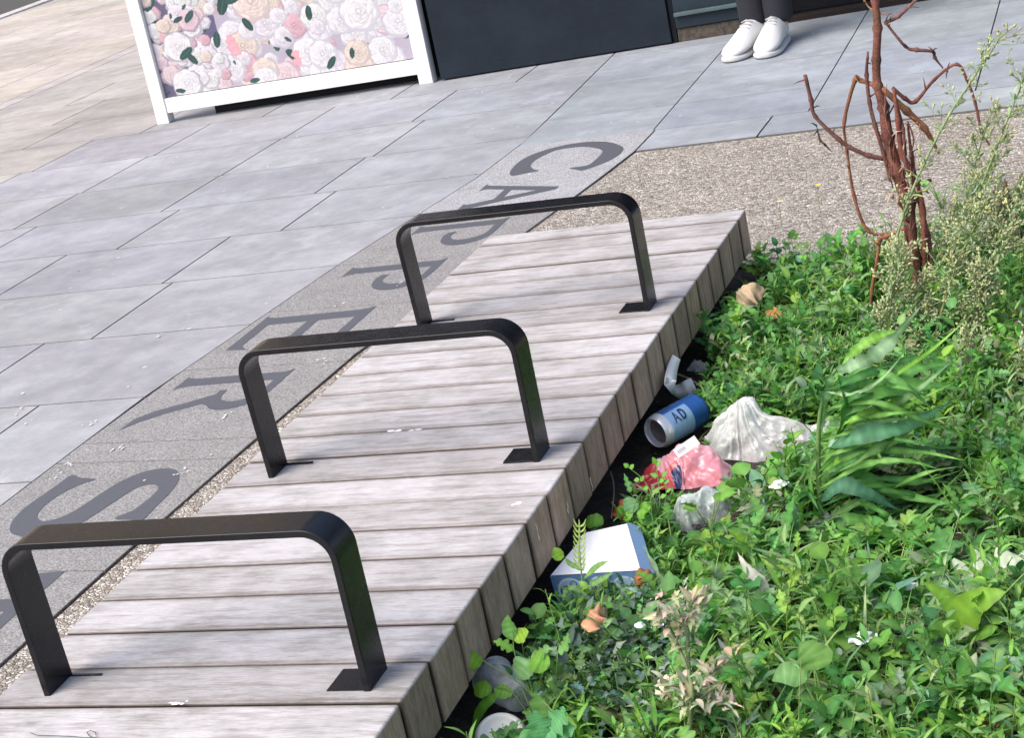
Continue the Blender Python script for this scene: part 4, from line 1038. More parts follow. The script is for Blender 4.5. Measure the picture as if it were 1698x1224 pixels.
for px, w_, c, nr, dy, fo in BL:
    b = MB(); curve_leaf(b, px, YT, w_*.74, rs.choice(['lance', 'tooth']), c, nr, dy, fo, .22, rows=30, vein=1.6, twist=rs.uniform(-.5, .5)); b.build('leaf', LEAF, big, smooth=True)

# ------------------------------------------------------------------ single broad-leaved weeds one can point at
def weed(name, label, base, Y, stems, leaves, smat=LEAF, cat='weed', group=None, wav=.03):
    r_ = thing(name, label, cat, group)
    if stems:
        sb = MB()
        for px, rad, c in stems: sb.tube(catmull([at(a, q, y=Y) for a, q in px], 10), [rad*(1-.05*i) for i in range(11)], 6, c)
        sb.build('stem', LEAFM, r_, smooth=True)
    for px, w_, kind, c, nr, dy in leaves:
        b = MB(); curve_leaf(b, px, Y, w_, kind, c, nr, dy, .12, wav, rows={'thistle': 36, 'lobed': 28}.get(kind, 14)); b.build('leaf', smat, r_, smooth=True)
    return r_
ST = (.20, .34, .10)
y0 = .30
weed('spear_leaved_weed', 'upright yellow green weed with large spear shaped leaves at the right of the bed', None, y0,
 [([(1545,1160),(1558,1100),(1580,1060),(1600,1035)], .004, ST), ([(1600,1035),(1640,1010),(1700,950)], .002, ST)],
 [([(1598,1040),(1585,1010),(1560,985),(1530,965)], .036, 'hast', (.15,.30,.035), (.2,-.8,.5), (0,0,0,0)), ([(1590,1035),(1612,1005),(1640,990),(1668,982)], .052, 'hast', (.16,.31,.035), (.1,-.8,.6), (0,-.01,-.02,-.02)),
  ([(1590,1045),(1570,1045),(1550,1048),(1540,1060)], .026, 'ov', (.13,.28,.04), (.1,-.6,.8), (0,-.01,-.02,-.03)), ([(1600,1040),(1620,1050),(1640,1048),(1655,1040)], .024, 'ov', (.12,.26,.04), (.1,-.6,.8), (0,-.01,-.02,-.03))])
weed('thistle', 'pale grey thistle leaf with deep jagged teeth at the right edge of the bed', None, .46, None,
 [([(1572,990),(1605,966),(1650,945),(1712,918)], .075, 'thistle', (.42,.48,.38), (.1,-.75,.65), (0,0,0,0)), ([(1545,950),(1565,958),(1580,970),(1590,985)], .025, 'thistle', (.34,.42,.30), (.1,-.75,.65), (0,0,0,0))], LEAFM)
weed('torn_leaf_weed', 'broad pale green leaf with a torn whitish tip, lying over the weeds', None, .42,
 [([(1290,1100),(1285,1060),(1278,1000)], .003, ST)],
 [([(1190,1052),(1220,1030),(1250,1010),(1284,975)], .062, 'ov', (.20,.34,.19), (.2,-.85,.5), (0,-.01,-.01,0)), ([(1270,1040),(1285,1025),(1292,1005),(1290,980)], .036, 'ov', (.07,.19,.03), (.7,-.6,.4), (0.01,0,0,0)), ([(1278,995),(1262,965),(1240,945),(1222,915)], .020, 'tooth', (.50,.48,.42), (.4,-.8,.4), (0,0,0,.01))], LEAFM)
weed('rounded_leaf_weed', 'young weed with two rounded light green leaves on thin stalks below the torn leaf', None, .12,
 [([(1362,1200),(1355,1150),(1350,1110)], .0018, ST), ([(1372,1224),(1362,1150),(1345,1090)], .0016, ST), ([(1365,1190),(1330,1130),(1300,1122)], .0014, ST)],
 [([(1355,1112),(1350,1095),(1340,1080),(1326,1066)], .046, 'ov', (.19,.36,.10), (.1,-.8,.6), (0,0,0,0)), ([(1338,1128),(1320,1120),(1300,1118),(1280,1130)], .034, 'ov', (.18,.36,.12), (.1,-.6,.8), (0,0,0,0)), ([(1368,1200),(1378,1190),(1400,1180),(1418,1188)], .042, 'round', (.14,.30,.05), (.1,-.8,.6), (0,-.01,-.01,-.01))])
# bright seedling clump by the near end of the bench
YB = .22
weed('lobed_seedling', 'bright green long stalked seedling clump leaning over the crushed plastic cup', None, YB,
 [([(895,1200),(880,1150),(855,1090),(850,1050)], .0014, ST), ([(900,1205),(880,1150),(800,1095)], .0014, ST), ([(905,1210),(878,1130),(878,1090)], .0016, ST), ([(908,1215),(895,1150),(900,1100)], .0014, ST), ([(912,1215),(920,1150),(925,1080)], .0013, ST), ([(895,1215),(850,1150),(820,1140)], .0013, ST)],
 [([(850,1062),(846,1048),(842,1034),(842,1020)], .020, 'ov', (.18,.38,.10), (.2,-.8,.5), (0,0,0,0)), ([(852,1062),(862,1056),(870,1050),(877,1048)], .020, 'ov', (.24,.40,.04), (.1,-.7,.6), (0,0,0,0)),
  ([(796,1106),(786,1098),(770,1092),(752,1082)], .026, 'ov', (.20,.38,.03), (.1,-.6,.8), (0,0,0,-.01)), ([(878,1094),(872,1100),(866,1112),(860,1126)], .032, 'round', (.20,.38,.16), (.1,-.8,.6), (0,-.01,-.01,-.01)), ([(878,1094),(890,1096),(900,1100),(912,1102)], .034, 'round', (.15,.34,.04), (.1,-.6,.8), (0,-.01,-.01,-.01)),
  ([(815,1148),(805,1145),(795,1145),(786,1150)], .024, 'round', (.18,.36,.03), (.1,-.6,.8), (0,0,0,0)), ([(820,1142),(832,1148),(842,1150),(852,1150)], .022, 'ov', (.16,.34,.05), (.1,-.6,.8), (0,0,0,0)), ([(850,1080),(840,1072),(828,1066),(818,1064)], .018, 'lobed', (.15,.32,.05), (.1,-.6,.8), (0,0,0,0)),
  ([(832,1150),(808,1165),(790,1195),(784,1236)], .020, 'lance', (.12,.30,.03), (-.4,-.7,.5), (0,-.01,-.02,-.03)), ([(880,1090),(895,1086),(905,1078),(918,1076)], .02, 'lobed', (.16,.32,.10), (.1,-.6,.8), (0,0,0,0)), ([(925,1082),(935,1075),(940,1062),(942,1050)], .018, 'lobed', (.16,.34,.10), (.1,-.6,.8), (0,0,0,0))])
weed('scalloped_weed', 'blue green weed with broad scalloped leaves at the bottom edge of the photo', None, .05,
 None, [([(900,1225),(895,1205),(890,1190),(888,1178)], .040, 'lobed', (.10,.30,.12), (.1,-.6,.8), (0,0,0,0)), ([(905,1225),(920,1205),(930,1190),(935,1172)], .040, 'lobed', (.11,.31,.13), (.1,-.6,.8), (0,0,0,0)), ([(910,1228),(930,1222),(945,1212),(955,1206)], .030, 'lobed', (.12,.32,.14), (.1,-.6,.8), (0,0,0,0)), ([(900,1235),(880,1232),(870,1225),(858,1228)], .030, 'ov', (.08,.27,.08), (.1,-.6,.8), (0,0,0,0))])
weed('clover_seedling', 'seedling with rounded leaves growing before the red packet', None, .70,
 [([(1050,905),(1048,860),(1052,838)], .0012, ST), ([(1052,905),(1058,870),(1066,850)], .0012, ST)],
 [([(1052,850),(1048,842),(1044,832),(1042,824)], .024, 'round', (.20,.38,.18), (.1,-.85,.5), (0,0,0,0)), ([(1050,850),(1042,852),(1034,850),(1026,850)], .026, 'round', (.14,.32,.04), (.1,-.6,.8), (0,0,0,-.01)), ([(1056,852),(1064,850),(1072,846),(1080,842)], .028, 'round', (.13,.32,.03), (.1,-.6,.8), (0,0,0,-.01)), ([(1000,870),(990,864),(980,866),(972,872)], .024, 'round', (.10,.26,.03), (.1,-.6,.8), (0,0,0,0))])
weed('sprig', 'thin upright sprig with tiny leaves in front of the red packet', None, .74,
 [([(1095,845),(1092,800),(1088,770)], .0012, ST), ([(1095,850),(1070,800),(1042,775)], .001, ST), ([(1100,850),(1105,815),(1098,790)], .001, ST)],
 [([(a, c), (a+dx*.5, c+dy_*.5), (a+dx, c+dy_)], .008, 'ov', (.14,.34,.05), (.1,-.7,.7), (0,0,0)) for a, c, dx, dy_ in [(1088,770,-6,-12),(1088,772,8,-8),(1090,790,-12,-4),(1092,800,11,-6),(1093,815,-12,0),(1094,825,11,-4),(1042,775,-8,-6),(1045,778,6,-8),(1060,795,-9,2),(1062,798,6,-9),(1098,790,8,-8),(1100,800,10,-2),(1075,808,-9,4),(1104,815,9,-4)]])
weed('sprig', 'fuzzy pale green flower spike with narrow leaves, rising before the white box', None, .46,
 [([(972,1010),(965,960),(960,900)], .0016, (.25,.38,.12))],
 [([(962+k*.12, 905+k), (962+sg*7, 900+k), (962+sg*12, 890+k)], .0035, 'lance', (.32,.42,.14), (.1,-.8,.5), (0,0,0)) for k in range(-30, 50, 9) for sg in (-1, .8, -.2)] +
 [([(968,985),(950,975),(935,985)], .010, 'lance', (.14,.26,.10), (.1,-.7,.7), (0,0,0)), ([(968,960),(990,940),(1010,930)], .010, 'lance', (.16,.30,.08), (.1,-.7,.7), (0,0,0)), ([(965,945),(945,935),(938,925)], .009, 'lance', (.16,.30,.10), (.1,-.7,.7), (0,0,0)), ([(972,975),(1000,960),(1018,948)], .010, 'lance', (.14,.28,.08), (.1,-.7,.7), (0,0,0)), ([(930,930),(926,922),(922,914),(918,908)], .018, 'ov', (.20,.36,.05), (.1,-.7,.7), (0,0,0,0))])
# broad leaves scattered in the right of the bed, a group of single weeds
for i, (x_, y_, s_, c) in enumerate([(1560,700,.020,LIME),(1240,790,.022,(.16,.34,.08)),(1180,820,.016,LIME),(1270,830,.022,BLUEG),(1230,900,.02,GREEN),(1440,1020,.026,BLUEG),(1390,970,.024,(.12,.28,.06)),(1620,1100,.026,BLUEG),(1660,1150,.024,(.12,.30,.12)),(1480,1170,.022,LIME),(1560,900,.020,GREEN),(1640,860,.022,(.18,.34,.14)),(1690,700,.022,(.16,.36,.10)),(1680,780,.024,BLUEG),(1110,880,.016,GREEN),(1290,520,.018,LIME),(1340,440,.018,BLUEG),(1220,470,.016,LIME),(1400,400,.018,(.12,.32,.06)),(1690,380,.022,LIME),(1560,330,.022,(.15,.36,.08)),(1650,1040,.02,DEEP),(1030,900,.012,GREEN),(1330,760,.024,(.14,.32,.06)),(1210,1150,.02,GREEN),(1440,1110,.02,LIME)]):
    p = at(x_, y_, z=.02); Y = p.y; r_ = thing('broad_leaf_weed', None, 'weed', 'small broad leaved weeds scattered over the bed')
    hz = soilz(min(p.x, 1.6), min(Y, 2.0)); sb = MB(); n_ = random.randint(4, 6); a0 = U(0, 6); base = Vector((p.x, p.y, hz-.003)); az = a0
    if blocked(p.x, p.y, -.02): base = Vector((p.x+.0, p.y-.04, hz-.003))
    for k in range(n_):
        az += 2.4; h_ = U(.03, .065); tip = base+Vector((math.cos(az)*.022, math.sin(az)*.022, h_))
        sb.tube([base, base.lerp(tip, .5)+Vector((0, 0, .006)), tip], .0011, 4, ST)
        lb = MB(); rleaf(lb, tip, az, U(-.1, .7), s_*U(1.3, 2.4), s_*U(1.0, 1.6), random.choice(['ov', 'round', 'lobed']), jit(c, .15), U(.1, .5), .15, .04); lb.build('leaf', LEAF, r_, smooth=True)
    sb.build('stem', LEAFM, r_, smooth=True)
    r_['_px'] = (x_, y_)
LB = ['behind the blown weed, below the low pale seeding weed','just right of the red packet, below the clear bag','between the crinkled wrapper and the clear bag','right of the crinkled wrapper','below and right of the crinkled wrapper','left of the spear leaved weed','between the torn leaf and the blown weed','right of the base of the spear leaved weed','nearest the bottom right corner of the bed','at the bottom edge right of the rounded leaf weed','just above the jagged thistle leaf','above the thistle leaf at the right edge','at the right edge below the low pale seeding weed','second up from the thistle leaf at the right edge','just right of the white box','near the dry beige leaf at the far end','at the far end of the bed, right of the bench corner','beside the bench, left of the dry beige leaf','at the left foot of the dead stem','at the far right edge beside the forked twig','behind the dead stem against the pale aggregate','right of the spear shaped leaves','at the right edge of the white box top','left of the blown weed, at the end of the clear bag','right of the grey seeding weed','left of the foot of the spear leaved weed']
for o_, l_ in zip([q for q in list(C.objects) if q.type == 'EMPTY' and q.name.startswith('broad_leaf_weed')], LB): 
    o_['label'] = 'small broad leaved weed ' + l_; del o_['_px']

# grey, tan seed heads at the near end
YG = .05
gr = thing('grey_seeding_weed', 'withered grey green weed with tan seed heads at the bottom middle of the bed', 'weed')
sb, bb = MB(), MB()
for px, rad in [([(1142,1240),(1145,1190),(1148,1150),(1142,1110),(1140,1040)], .004), ([(1150,1160),(1170,1130),(1185,1105),(1205,1080)], .0022), ([(1140,1110),(1120,1060),(1105,1030),(1090,1005)], .0022), ([(1146,1180),(1125,1150),(1100,1135)], .0018), ([(1150,1150),(1180,1160),(1215,1170)], .0018), ([(1140,1050),(1150,1010),(1160,990)], .0018), ([(1120,1070),(1130,1030),(1120,1000)], .0016)]:
    P = catmull([at(a, c, y=YG+U(-.03, .03)) for a, c in px], 10); sb.tube(P, [rad*(1-.05*i) for i in range(11)], 6, (.22, .28, .14))
    for q in P[3:]:
        for k in range(5):
            c_ = random.choice([(.42,.36,.26), (.30,.33,.22), (.24,.30,.18), (.36,.34,.24), (.50,.42,.33)])
            rleaf(bb, q+Vector((random.gauss(0, .006), random.gauss(0, .006), random.gauss(0, .006))), U(0, 6.28), U(-.5, 1.2), U(.010, .026), U(.004, .010), random.choice(['lobed', 'lance', 'ov']), jit(c_, .2), U(0, 1), .3)
sb.build('stem', LEAFM, gr, smooth=True); bb.build('withered_leaf', LEAFM, gr, smooth=True)
# dark curled grey-green foliage left of it
b = MB()
for _ in range(420):
    px_, py_2 = random.gauss(1030, 60), random.gauss(1085, 48)
    p = at(px_, py_2, z=U(.0, .05))
    if p.x < .07: continue
    rleaf(b, p, U(0, 6.28), U(-.2, 1.1), U(.014, .034), U(.008, .018), random.choice(['lobed', 'ov']), jit(random.choice([(.10,.16,.12), (.05,.10,.06), (.16,.22,.17), (.07,.13,.05)]), .2), U(.2, 1), .4, .15)
for _ in range(60):
    p = at(random.gauss(1030, 60), random.gauss(1110, 40), z=0); b.tube([Vector((p.x, p.y, soilz(p.x, p.y))), Vector((p.x+U(-.02, .02), p.y+U(-.02, .02), U(.02, .055)))], .0011, 4, (.10, .16, .07))
tag(b.build('curled_foliage', LEAFM, smooth=True), 'mass of curled dark grey green foliage before the white box', kind='stuff')

# two small yellow flowers
for i, (a, c, lab) in enumerate([(1356,308,'tiny yellow flower on a thin stalk against the aggregate, the nearer to the dead stem'), (1293,335,'tiny paler yellow flower low by the aggregate, the one nearer the bench corner')]):
    r_ = thing('yellow_flower', lab, 'flower', 'small yellow flowers'); Y = 1.98; p = at(a, c, y=Y); b = MB()
    b.tube([Vector((p.x-.004, Y, soilz(p.x, Y))), p+Vector((-.003, 0, -.02)), p], .0006, 4, (.16, .28, .08)); b.build('stem', LEAFM, r_)
    b = MB()
    for k in range(11):
        a_ = k*.571; rleaf(b, p, a_, .5, .007-.001*i, .0035, 'ov', (.85, .70, .02) if i == 0 else (.80, .72, .15), .2)
    b.build('petal', DRY, r_, smooth=True)


# ------------------------------------------------------------------ litter
FILM = m_film('clear_film', (1.0, 1.0, 1.0), .46, .05); FILM2 = m_film('bluish_film', (.90, .97, 1.0), .38, .07)
def arch(spine, n, m_, amp, freq, colf=None, seed=0.0, ridge=True, pleat=0.0):
    """crumpled sheet arched over a line; spine = (point on the soil, half width, height)"""
    P = catmull([q[0] for q in spine], n); vs, cs = [], []
    for i, p in enumerate(P):
        t = i/n*(len(spine)-1); k = min(len(spine)-2, int(t)); f_ = t-k; f_ = f_*f_*(3-2*f_)
        wd = spine[k][1]*(1-f_)+spine[k+1][1]*f_; h = spine[k][2]*(1-f_)+spine[k+1][2]*f_
        tg = (P[min(i+1, n)]-P[max(i-1, 0)]).normalized(); sd = Vector((-tg.y, tg.x, 0)).normalized()
        for j in range(m_+1):
            u = j/m_*2-1
            q = p+sd*wd*u+Vector((0, 0, h*(1-abs(u)**1.6)))
            d = 0
            for o_, a_ in ((1, 1), (2.1, .55), (4.3, .3)):
                v = noise.noise(q*freq*o_+Vector((seed, seed*2, 0))); d += a_*((1-2*abs(v))-.5 if ridge else v)
            out = (sd*u+Vector((0, 0, 1.0-abs(u)*.5))).normalized()
            if pleat:
                ds_, du_ = (i/n-.30)*3.2, (u-.05); an_ = math.atan2(du_, ds_); ra_ = math.hypot(ds_, du_)
                cr_, sr_ = math.cos(an_)*2.6, math.sin(an_)*2.6
                pv = noise.noise(Vector((cr_, sr_, seed+ra_*.5))); pw = noise.noise(Vector((cr_*2.6, sr_*2.6, seed+3+ra_*1.2)))
                d += pleat*((1-2.2*abs(pv))*1.0+(1-2.2*abs(pw))*.4-.6)
            q = q+out*d*amp+sd*noise.noise(q*freq*1.7+Vector((9, seed, 1)))*amp*1.2
            q.z = max(q.z, -.05); vs.append(q); cs.append(colf(i/n, (u+1)/2) if colf else (1, 1, 1))
    w_ = m_+1; fs = [(i*w_+j, i*w_+j+1, (i+1)*w_+j+1, (i+1)*w_+j) for i in range(n) for j in range(m_)]
    b = MB(); b.add(vs, fs, cs); return b
zs = -.035
# drinks can lying with its hollow base towards the viewer
c0 = at(1086, 719, z=.0); c1 = at(1178, 690, z=.004); ax = Vector((.50, .866, .015)).normalized(); CR = .0312
can = thing('drinks_can', 'blue and silver drinks can lying on the soil with its hollow base showing', 'can')
def lathe_on(axis_o, axis, prof_, n, colf, name, mt, parent, smooth=True):
    a = axis.cross(Vector((0, 0, 1))).normalized(); c = a.cross(axis).normalized(); vs, cs = [], []
    for (t, r_) in prof_:
        for k in range(n):
            th = 6.283185*k/n; vs.append(axis_o+axis*t+(a*math.cos(th)+c*math.sin(th))*r_); cs.append(colf(t, th))
    fs = [(i*n+k, i*n+(k+1) % n, (i+1)*n+(k+1) % n, (i+1)*n+k) for i in range(len(prof_)-1) for k in range(n)]
    b = MB(); b.add(vs, fs, cs); return b.build(name, mt, parent, smooth=smooth), a, c
CANM, tt_, bb_ = mat('can_print'); tt_.links.new(attr(tt_), bb_.inputs['Base Color']); bb_.inputs['Metallic'].default_value = .35; bb_.inputs['Roughness'].default_value = .3
ALU = simple('aluminium', (.80, .80, .81), .30, .45, nscale=120, namt=.2)
def cancol(t, th):
    if t < .017: return (.62, .64, .68)
    if math.sin(th) > .93 or t > .070: return (.03, .12, .38)
    return (.33, .52, .74)
tl = [(.0165, CR*.995)]+[(.018+i*.002, CR*(1+.004*math.sin(i*.9))) for i in range(46)]+[(.112, CR*.9), (.116, CR*.8)]
lathe_on(c0, ax, tl, 48, cancol, 'can_body', CANM, can)
lathe_on(c0, ax, [(.0163, CR*.992), (.010, CR*.975), (.004, CR*.93), (.0008, CR*.87), (0, CR*.845), (.0008, CR*.82), (.006, CR*.80), (.012, CR*.74)], 48, lambda t, th: (1, 1, 1), 'base_rim', ALU, can)
lathe_on(c0, ax, [(.012, CR*.74), (.0165, CR*.60), (.020, CR*.38), (.0215, .0004)], 48, lambda t, th: (1, 1, 1), 'hollow_base', simple('dull_mottled_grey', (.24, .22, .215), .6, .4, nscale=160, namt=.7), can)  # duller mottled grey inside the base
lathe_on(c0, ax, [(.116, CR*.8), (.1145, CR*.76), (.113, .0004)], 32, lambda t, th: (1, 1, 1), 'lid', ALU, can)
gD = [[(0, 0), (0, 1), (.35, 1)] + arc(.35, .5, .42, .5, 90, -90, 12), [(.2, .17), (.34, .17)] + arc(.34, .5, .22, .33, -90, 90, 8) + [(.2, .83)]]
a_ = ax.cross(Vector((0, 0, 1))).normalized(); c_ = a_.cross(ax).normalized()
lb = MB()
for gl, u0 in ((gA[0], 0), (gD, 1.15)):
    loops = [[Vector((u+u0, v, 0)) for u, v in lp] for lp in gl]
    tr = tessellate_polygon(loops); fl = [p for lp in loops for p in lp]
    def wrap(p):
        th = R(42)+(p.y-.5)*.021/CR; return c0+ax*(.028+p.x*.015)+(a_*math.cos(th)+c_*math.sin(th))*(CR*1.02+.0011)
    lb.add([wrap(p) for p in fl], [tuple(t) for t in tr], (.015, .03, .12))
lb.build('printed_letters', PAPER, can)

# crumpled pink and red packet
def pkcol(s_, t):
    n_ = noise.noise(Vector((s_*9, t*9, 4)))
    if s_ < .24: return (.62, .06, .07) if n_ > -.30 else (.78, .74, .76)
    if t < .22 and .32 < s_ < .46: return (.05, .06, .16)
    if t < .30 and s_ < .42: return (.72, .14, .16)
    if t > .5 and s_ < .62: return (.80, .60, .63)
    k = min(1, max(0, (t-.2)*1.6)); return (.80, .30+.18*k, .35+.18*k)
pa = [at(1048, 815, z=zs), at(1095, 800, z=zs), at(1140, 790, z=zs), at(1180, 790, z=zs), at(1215, 782, z=zs)]
pk = arch([(pa[0], .010, .006), (pa[1], .040, .032), (pa[2], .052, .060), (pa[3], .048, .050), (pa[4], .015, .008)], 110, 60, .0065, 18, pkcol, 2.0, True, 1.0)
pkt = pk.build('crumpled_packet', m_tint('packet_plastic', .22, .7, 260, .0006, .05), smooth=True); tag(pkt, 'crumpled pink and red plastic packet lying between the can and the crinkled wrapper', 'packet')
lbm = MB(); L0, L1, L2 = at(1112, 752, z=.032), at(1148, 728, z=.036), at(1122, 766, z=.020)
e1 = (L1-L0); e2 = (L2-L0)
nrm_ = e1.cross(e2).normalized(); nrm_ = nrm_ if nrm_.z > 0 else -nrm_
lbm.add([L0+nrm_*.010, L0+e2+nrm_*.010, L0+e1+e2+nrm_*.010, L0+e1+nrm_*.010], [(0, 1, 2, 3)], (.80, .76, .76))
for i in range(5):
    q = L0+e2*.35+e1*(.12+.07*i)+nrm_*.0105; lbm.add([q, q+e2*.3, q+e2*.3+e1*.025, q+e1*.025], [(0, 1, 2, 3)], (.25, .22, .25))
lbm.build('label', PAPER, pkt)

# clear plastic bag
ba = [at(1172, 745, z=zs), at(1205, 745, z=zs), at(1245, 742, z=zs), at(1290, 742, z=zs), at(1345, 735, z=zs), at(1395, 728, z=zs), at(1440, 715, z=zs)]
bgm = arch([(ba[0], .012, .015), (ba[1], .050, .062), (ba[2], .062, .092), (ba[3], .060, .050), (ba[4], .038, .030), (ba[5], .036, .036), (ba[6], .020, .012)], 200, 100, .0062, 15, None, 5.0, True, 1.35)
tag(bgm.build('plastic_bag', FILM, smooth=True), 'crumpled clear plastic bag trailing to the right of the pink packet', 'bag')
wa = [at(1110, 872, z=zs), at(1140, 868, z=zs), at(1180, 858, z=zs), at(1228, 842, z=zs)]
tag(arch([(wa[0], .010, .008), (wa[1], .034, .045), (wa[2], .036, .048), (wa[3], .012, .012)], 100, 60, .0060, 26, None, 8.0, True, .7).build('crinkled_wrapper', FILM2, smooth=True), 'small crinkled bluish clear wrapper half hidden by weeds in front of the pink packet', 'wrapper')
oa = [at(1018, 858, z=zs), at(1034, 852, z=zs), at(1052, 848, z=zs)]
tag(arch([(oa[0], .006, .004), (oa[1], .018, .024), (oa[2], .008, .008)], 24, 16, .004, 60, lambda a, c: (.75, .16, .02), 3.0).build('orange_wrapper', m_tint('orange_film', .3, .6), smooth=True), 'small bright orange wrapper on the dark soil near the bench side', 'wrapper')
fa = [at(1140, 614, z=zs), at(1158, 612, z=zs), at(1180, 618, z=zs)]
tag(arch([(fa[0], .006, .004), (fa[1], .016, .020), (fa[2], .008, .006)], 24, 16, .004, 70, None, 6.0).build('film_scrap', FILM, smooth=True), 'small scrap of clear film beside the curled white card strip', 'wrapper')
# curled card strip
def ribbon(b, sp, w_, nr, col, th=.0012):
    P = catmull(sp, 16); vs = []
    for i, p in enumerate(P):
        tg = (P[min(i+1, 16)]-P[max(i-1, 0)]).normalized(); sd = tg.cross(Vector(nr)).normalized(); up = sd.cross(tg)
        ww = w_ if isinstance(w_, (int, float)) else w_[0]+(w_[1]-w_[0])*i/16
        vs += [p-sd*ww/2, p+sd*ww/2, p+sd*ww/2-up*th, p-sd*ww/2-up*th]
    fs = [(i*4+k, i*4+(k+1) % 4, i*4+4+(k+1) % 4, i*4+4+k) for i in range(16) for k in range(4)]+[(0, 1, 2, 3), (67, 66, 65, 64)]
    b.add(vs, fs, col)
b = MB(); ribbon(b, [at(1122, 592, x=.012), at(1115, 612, x=.014), at(1112, 638, x=.022), at(1124, 650, z=-.018), at(1140, 644, z=-.012), at(1152, 640, z=-.020)], (.017, .034), (.5, -.75, .45), (.72, .70, .68))
tag(b.build('card_strip', PAPER, smooth=True), 'curled off white card strip leaning against the side of the bench', 'card')
# white box with a blue printed side
T = [at(912, 955, z=.030), at(972, 883, z=.038), at(1040, 868, z=.042), at(1063, 946, z=.034)]
box = thing('carton', 'flattened white carton with a blue printed side, lying by the bench among the weeds', 'box')
T[1] = T[0]+(T[1]-T[0])*1.0
Bd = Vector((.006, -.002, -.062))
b = MB(); Bt = [p+Bd for p in T]
b.add(T+Bt, [(0, 3, 2, 1), (4, 5, 6, 7), (1, 2, 6, 5), (2, 3, 7, 6), (0, 1, 5, 4)], (.82, .82, .83)); o = b.build('lid', PAPER, box); bevel(o, .0012)
fr = MB(); ux = (T[3]-T[0]); n1 = ux.cross(Bd).normalized(); n1 = n1 if n1.y < 0 else -n1
F0 = T[0]+n1*.0012; q = [F0+Bd*.02, F0+ux+Bd*.02, F0+ux+Bd, F0+Bd]
fr.add(q+[p-n1*.0010 for p in q], [(0, 3, 2, 1), (0, 1, 5, 4), (1, 2, 6, 5), (2, 3, 7, 6), (3, 0, 4, 7)], (.10, .19, .36)); ff = fr.build('printed_side', PAPER, box)
uw = ux.normalized(); vw = -Bd.normalized(); Lx = ux.length; Lz = Bd.length
def disc(b, cx, cz, r0, r1, col, k, n=28):
    ce = F0+uw*cx+vw*(cz-Lz)+n1*(.0005+.0003*k)
    vs = [ce+(uw*math.cos(6.2832*i/n)+vw*math.sin(6.2832*i/n))*r_ for r_ in (r0, r1) for i in range(n)]
    b.add(vs, [(i, (i+1) % n, n+(i+1) % n, n+i) for i in range(n)], col)
db = MB(); LBc, DB_, WB = (.30, .42, .60), (.04, .08, .20), (.62, .70, .82)
for i, (cx, cz, r_) in enumerate([(.028, .036, .022), (.074, .040, .018), (.112, .034, .022), (.050, .008, .014), (.092, .010, .012)]):
    disc(db, cx, cz, .0002, r_, LBc, 0); disc(db, cx, cz, r_*.86, r_*.93, WB, 1)
for cx, cz, r_ in [(.020, .036, .0095), (.034, .048, .005), (.037, .034, .006), (.072, .042, .007), (.082, .034, .005), (.108, .036, .009), (.120, .028, .005)]:
    disc(db, cx, cz, r_*.80, r_, DB_, 2)
for (x1, z1, x2, z2) in [(.024, .030, .030, .024), (.040, .040, .046, .046), (.040, .028, .046, .022), (.076, .036, .08, .03)]:
    p1, p2 = F0+uw*x1+vw*(z1-Lz)+n1*.0012, F0+uw*x2+vw*(z2-Lz)+n1*.0012; db.tube([p1, p2], .0006, 4, DB_)
db.build('ring_print', PAPER, ff)
fl = MB(); s0, s1 = T[2], T[3]; o1 = Vector((.018, .004, -.008)); fl.add([s0+Vector((0,0,.0015)), s1+Vector((0,0,.0015)), s1+o1, s0+o1, s0+Vector((0,0,.0005)), s1+Vector((0,0,.0005)), s1+o1-Vector((0,0,.001)), s0+o1-Vector((0,0,.001))], [(0, 1, 2, 3), (7, 6, 5, 4), (2, 1, 5, 6), (3, 2, 6, 7), (0, 3, 7, 4)], (.16, .26, .44)); fl.build('flap', PAPER, box)
# plastic cup and paper cup at the near end
cupc = at(822, 1128, z=.002); cax = (at(880, 1175, z=-.005)-cupc).normalized(); cupc = cupc-cax*.01
cup = thing('plastic_cup', 'crushed clear plastic cup lying under the bright green seedling near the bench', 'cup')
lathe_on(cupc, cax, [(0, .029), (-.001, .0305), (.002, .031), (.004, .029)]+[(.004+i*.007, .029-.0010*i+.0008*(i % 2)) for i in range(1, 11)]+[(.076, .018), (.077, .0005)], 40, lambda t, th: (1, 1, 1), 'cup_wall', m_film('cup_plastic', (.95, .97, .98), .22), cup)
pcc = at(830, 1216, z=-.012)
pc = thing('paper_cup_lid', 'round off white cup lid on the dark soil below the crushed clear cup', 'lid')
o, _, _ = lathe_on(pcc, Vector((.25, -.45, .86)).normalized(), [(-.012, .034), (-.010, .035), (-.007, .034), (-.004, .032), (0, .030), (.001, .024), (-.003, .022), (-.003, .010), (-.001, .008), (-.001, .0004)], 40, lambda t, th: (.72, .71, .66), 'lid_shell', PAPER, pc)

# fallen leaves
def dead_leaf(label, px, py_2, z, L, w_, kind, col, nr=(.1, -.5, .8), ang=0.4, wav=.25, elv=.3):
    p = at(px, py_2, z=z); b = MB(); d = Vector((math.cos(ang)*math.cos(elv), math.sin(ang)*math.cos(elv), math.sin(elv)))
    leaf(b, [p-d*L*.5, p+Vector((0, 0, L*.18)), p+d*L*.5], w_, nr, kind, col, .35, wav, 24, 1.2, .6)
    o = b.build('dead_leaf', DRY, smooth=True); o.modifiers.new('s', 'SOLIDIFY').thickness = .0006; return tag(o, label, 'dead leaf', 'fallen brown leaves')
dead_leaf('large curled beige dead leaf lying on the weeds near the far end of the bench', 1248, 496, .060, .062, .046, 'ov', (.44, .33, .22), (.1, -.8, .5), .5)
dead_leaf('orange brown dead leaf just below the beige one', 1285, 528, .022, .042, .028, 'ov', (.34, .17, .06), ang=-.3)
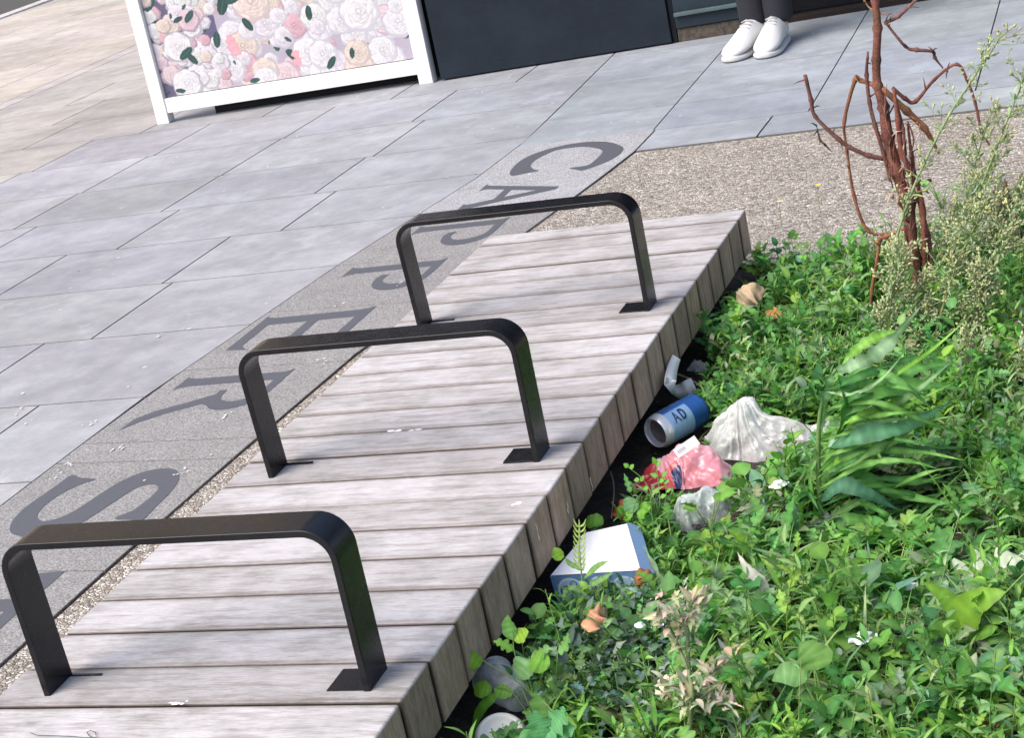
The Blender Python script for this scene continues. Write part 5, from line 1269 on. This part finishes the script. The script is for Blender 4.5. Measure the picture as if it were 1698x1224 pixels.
dead_leaf('reddish tan star shaped dead leaf on the dark curled foliage before the carton', 990, 1030, .065, .045, .036, 'lobed', (.46, .24, .14), (.1, -.8, .5), 1.2)
dead_leaf('big terracotta dead leaf at the bottom right corner', 1640, 1205, .012, .07, .034, 'ov', (.38, .17, .09), ang=.3)
dead_leaf('terracotta dead leaf at the right edge, the lower one by the thick twig', 1688, 560, .03, .06, .035, 'ov', (.50, .30, .20), ang=.9)
dead_leaf('brown dead leaf just right of the carton', 1068, 960, .03, .03, .02, 'ov', (.30, .11, .05), ang=.9)
dead_leaf('pale tan withered leaf at the foot of the grey seeding weed', 1110, 1142, .06, .04, .02, 'ov', (.55, .45, .36), ang=.2)
def stick(label, px, r_, col, z=.02, cat='twig'):
    b = MB(); P = [at(a, c, z=z+random.uniform(-.002, .004)) for a, c in px]; Q = catmull(P, 10)
    b.tube(Q, [r_*(1-.03*i)*(1+.12*math.sin(i*2.1)) for i in range(11)], 8, [tuple(q*random.uniform(.75, 1.2) for q in col) for _ in range(88)]); o = b.build('broken_twig', BARK, smooth=True); return tag(o, label, cat, 'broken twigs at the right of the bed')
stick('thick yellow and pink snapped stalk right of the blown weed', [(1596,628),(1625,630),(1668,624)], .0095, (.52, .36, .20), .035)
stick('tan broken twig slanting below the snapped stalk', [(1655,640),(1625,655),(1592,672)], .005, (.42, .27, .15), .03)
stick('thin tan twig lowest below the snapped stalk', [(1660,640),(1648,665),(1620,695)], .0035, (.45, .32, .18), .03)
stick('thick tan twig at the right edge above the terracotta leaf', [(1665,528),(1690,518),(1725,508)], .009, (.38, .24, .15), .04)
stick('dark red twig at the right edge beside the low seeding weed', [(1665,650),(1690,658),(1720,660)], .006, (.13, .06, .045), .03)
stick('pale thin twig by the curled card strip', [(1122,620),(1145,630),(1168,645)], .0022, (.45, .34, .24), -.02)
stick('thin bent root on the dark soil below the bench side', [(1012,782),(1018,810),(1014,860)], .0016, (.34, .25, .20), -.03)
stick('short orange tan twig in the shade left of the blown weed', [(1375,588),(1392,602),(1398,608)], .0035, (.50, .30, .15), .03)
# small white scraps
for px, py_2, s_, lab, c in [(1432,1062,.030,'torn white foil scrap between the torn leaf and the spear leaved weed',(.75,.76,.78)),(1063,1038,.014,'left of two tiny pale blue scraps before the carton',(.55,.66,.82)),(1090,1040,.014,'right of two tiny pale blue scraps before the carton',(.60,.70,.85)),(1292,806,.026,'torn whitish paper scrap in the weeds right of the crinkled wrapper',(.62,.68,.64)),(1505,975,.022,'small white scrap left of the thistle leaf',(.66,.70,.70))]:
    p = at(px, py_2, z=.045); p2 = [p+Vector((-s_*.6, 0, 0)), p, p+Vector((s_*.6, .003, .002))]
    tag(arch([(p2[0], s_*.2, .002), (p2[1], s_*.4, s_*.35), (p2[2], s_*.15, .002)], 18, 12, s_*.15, 80, lambda a, b_: c, px).build('paper_scrap', PAPER, smooth=True), lab, 'scrap')
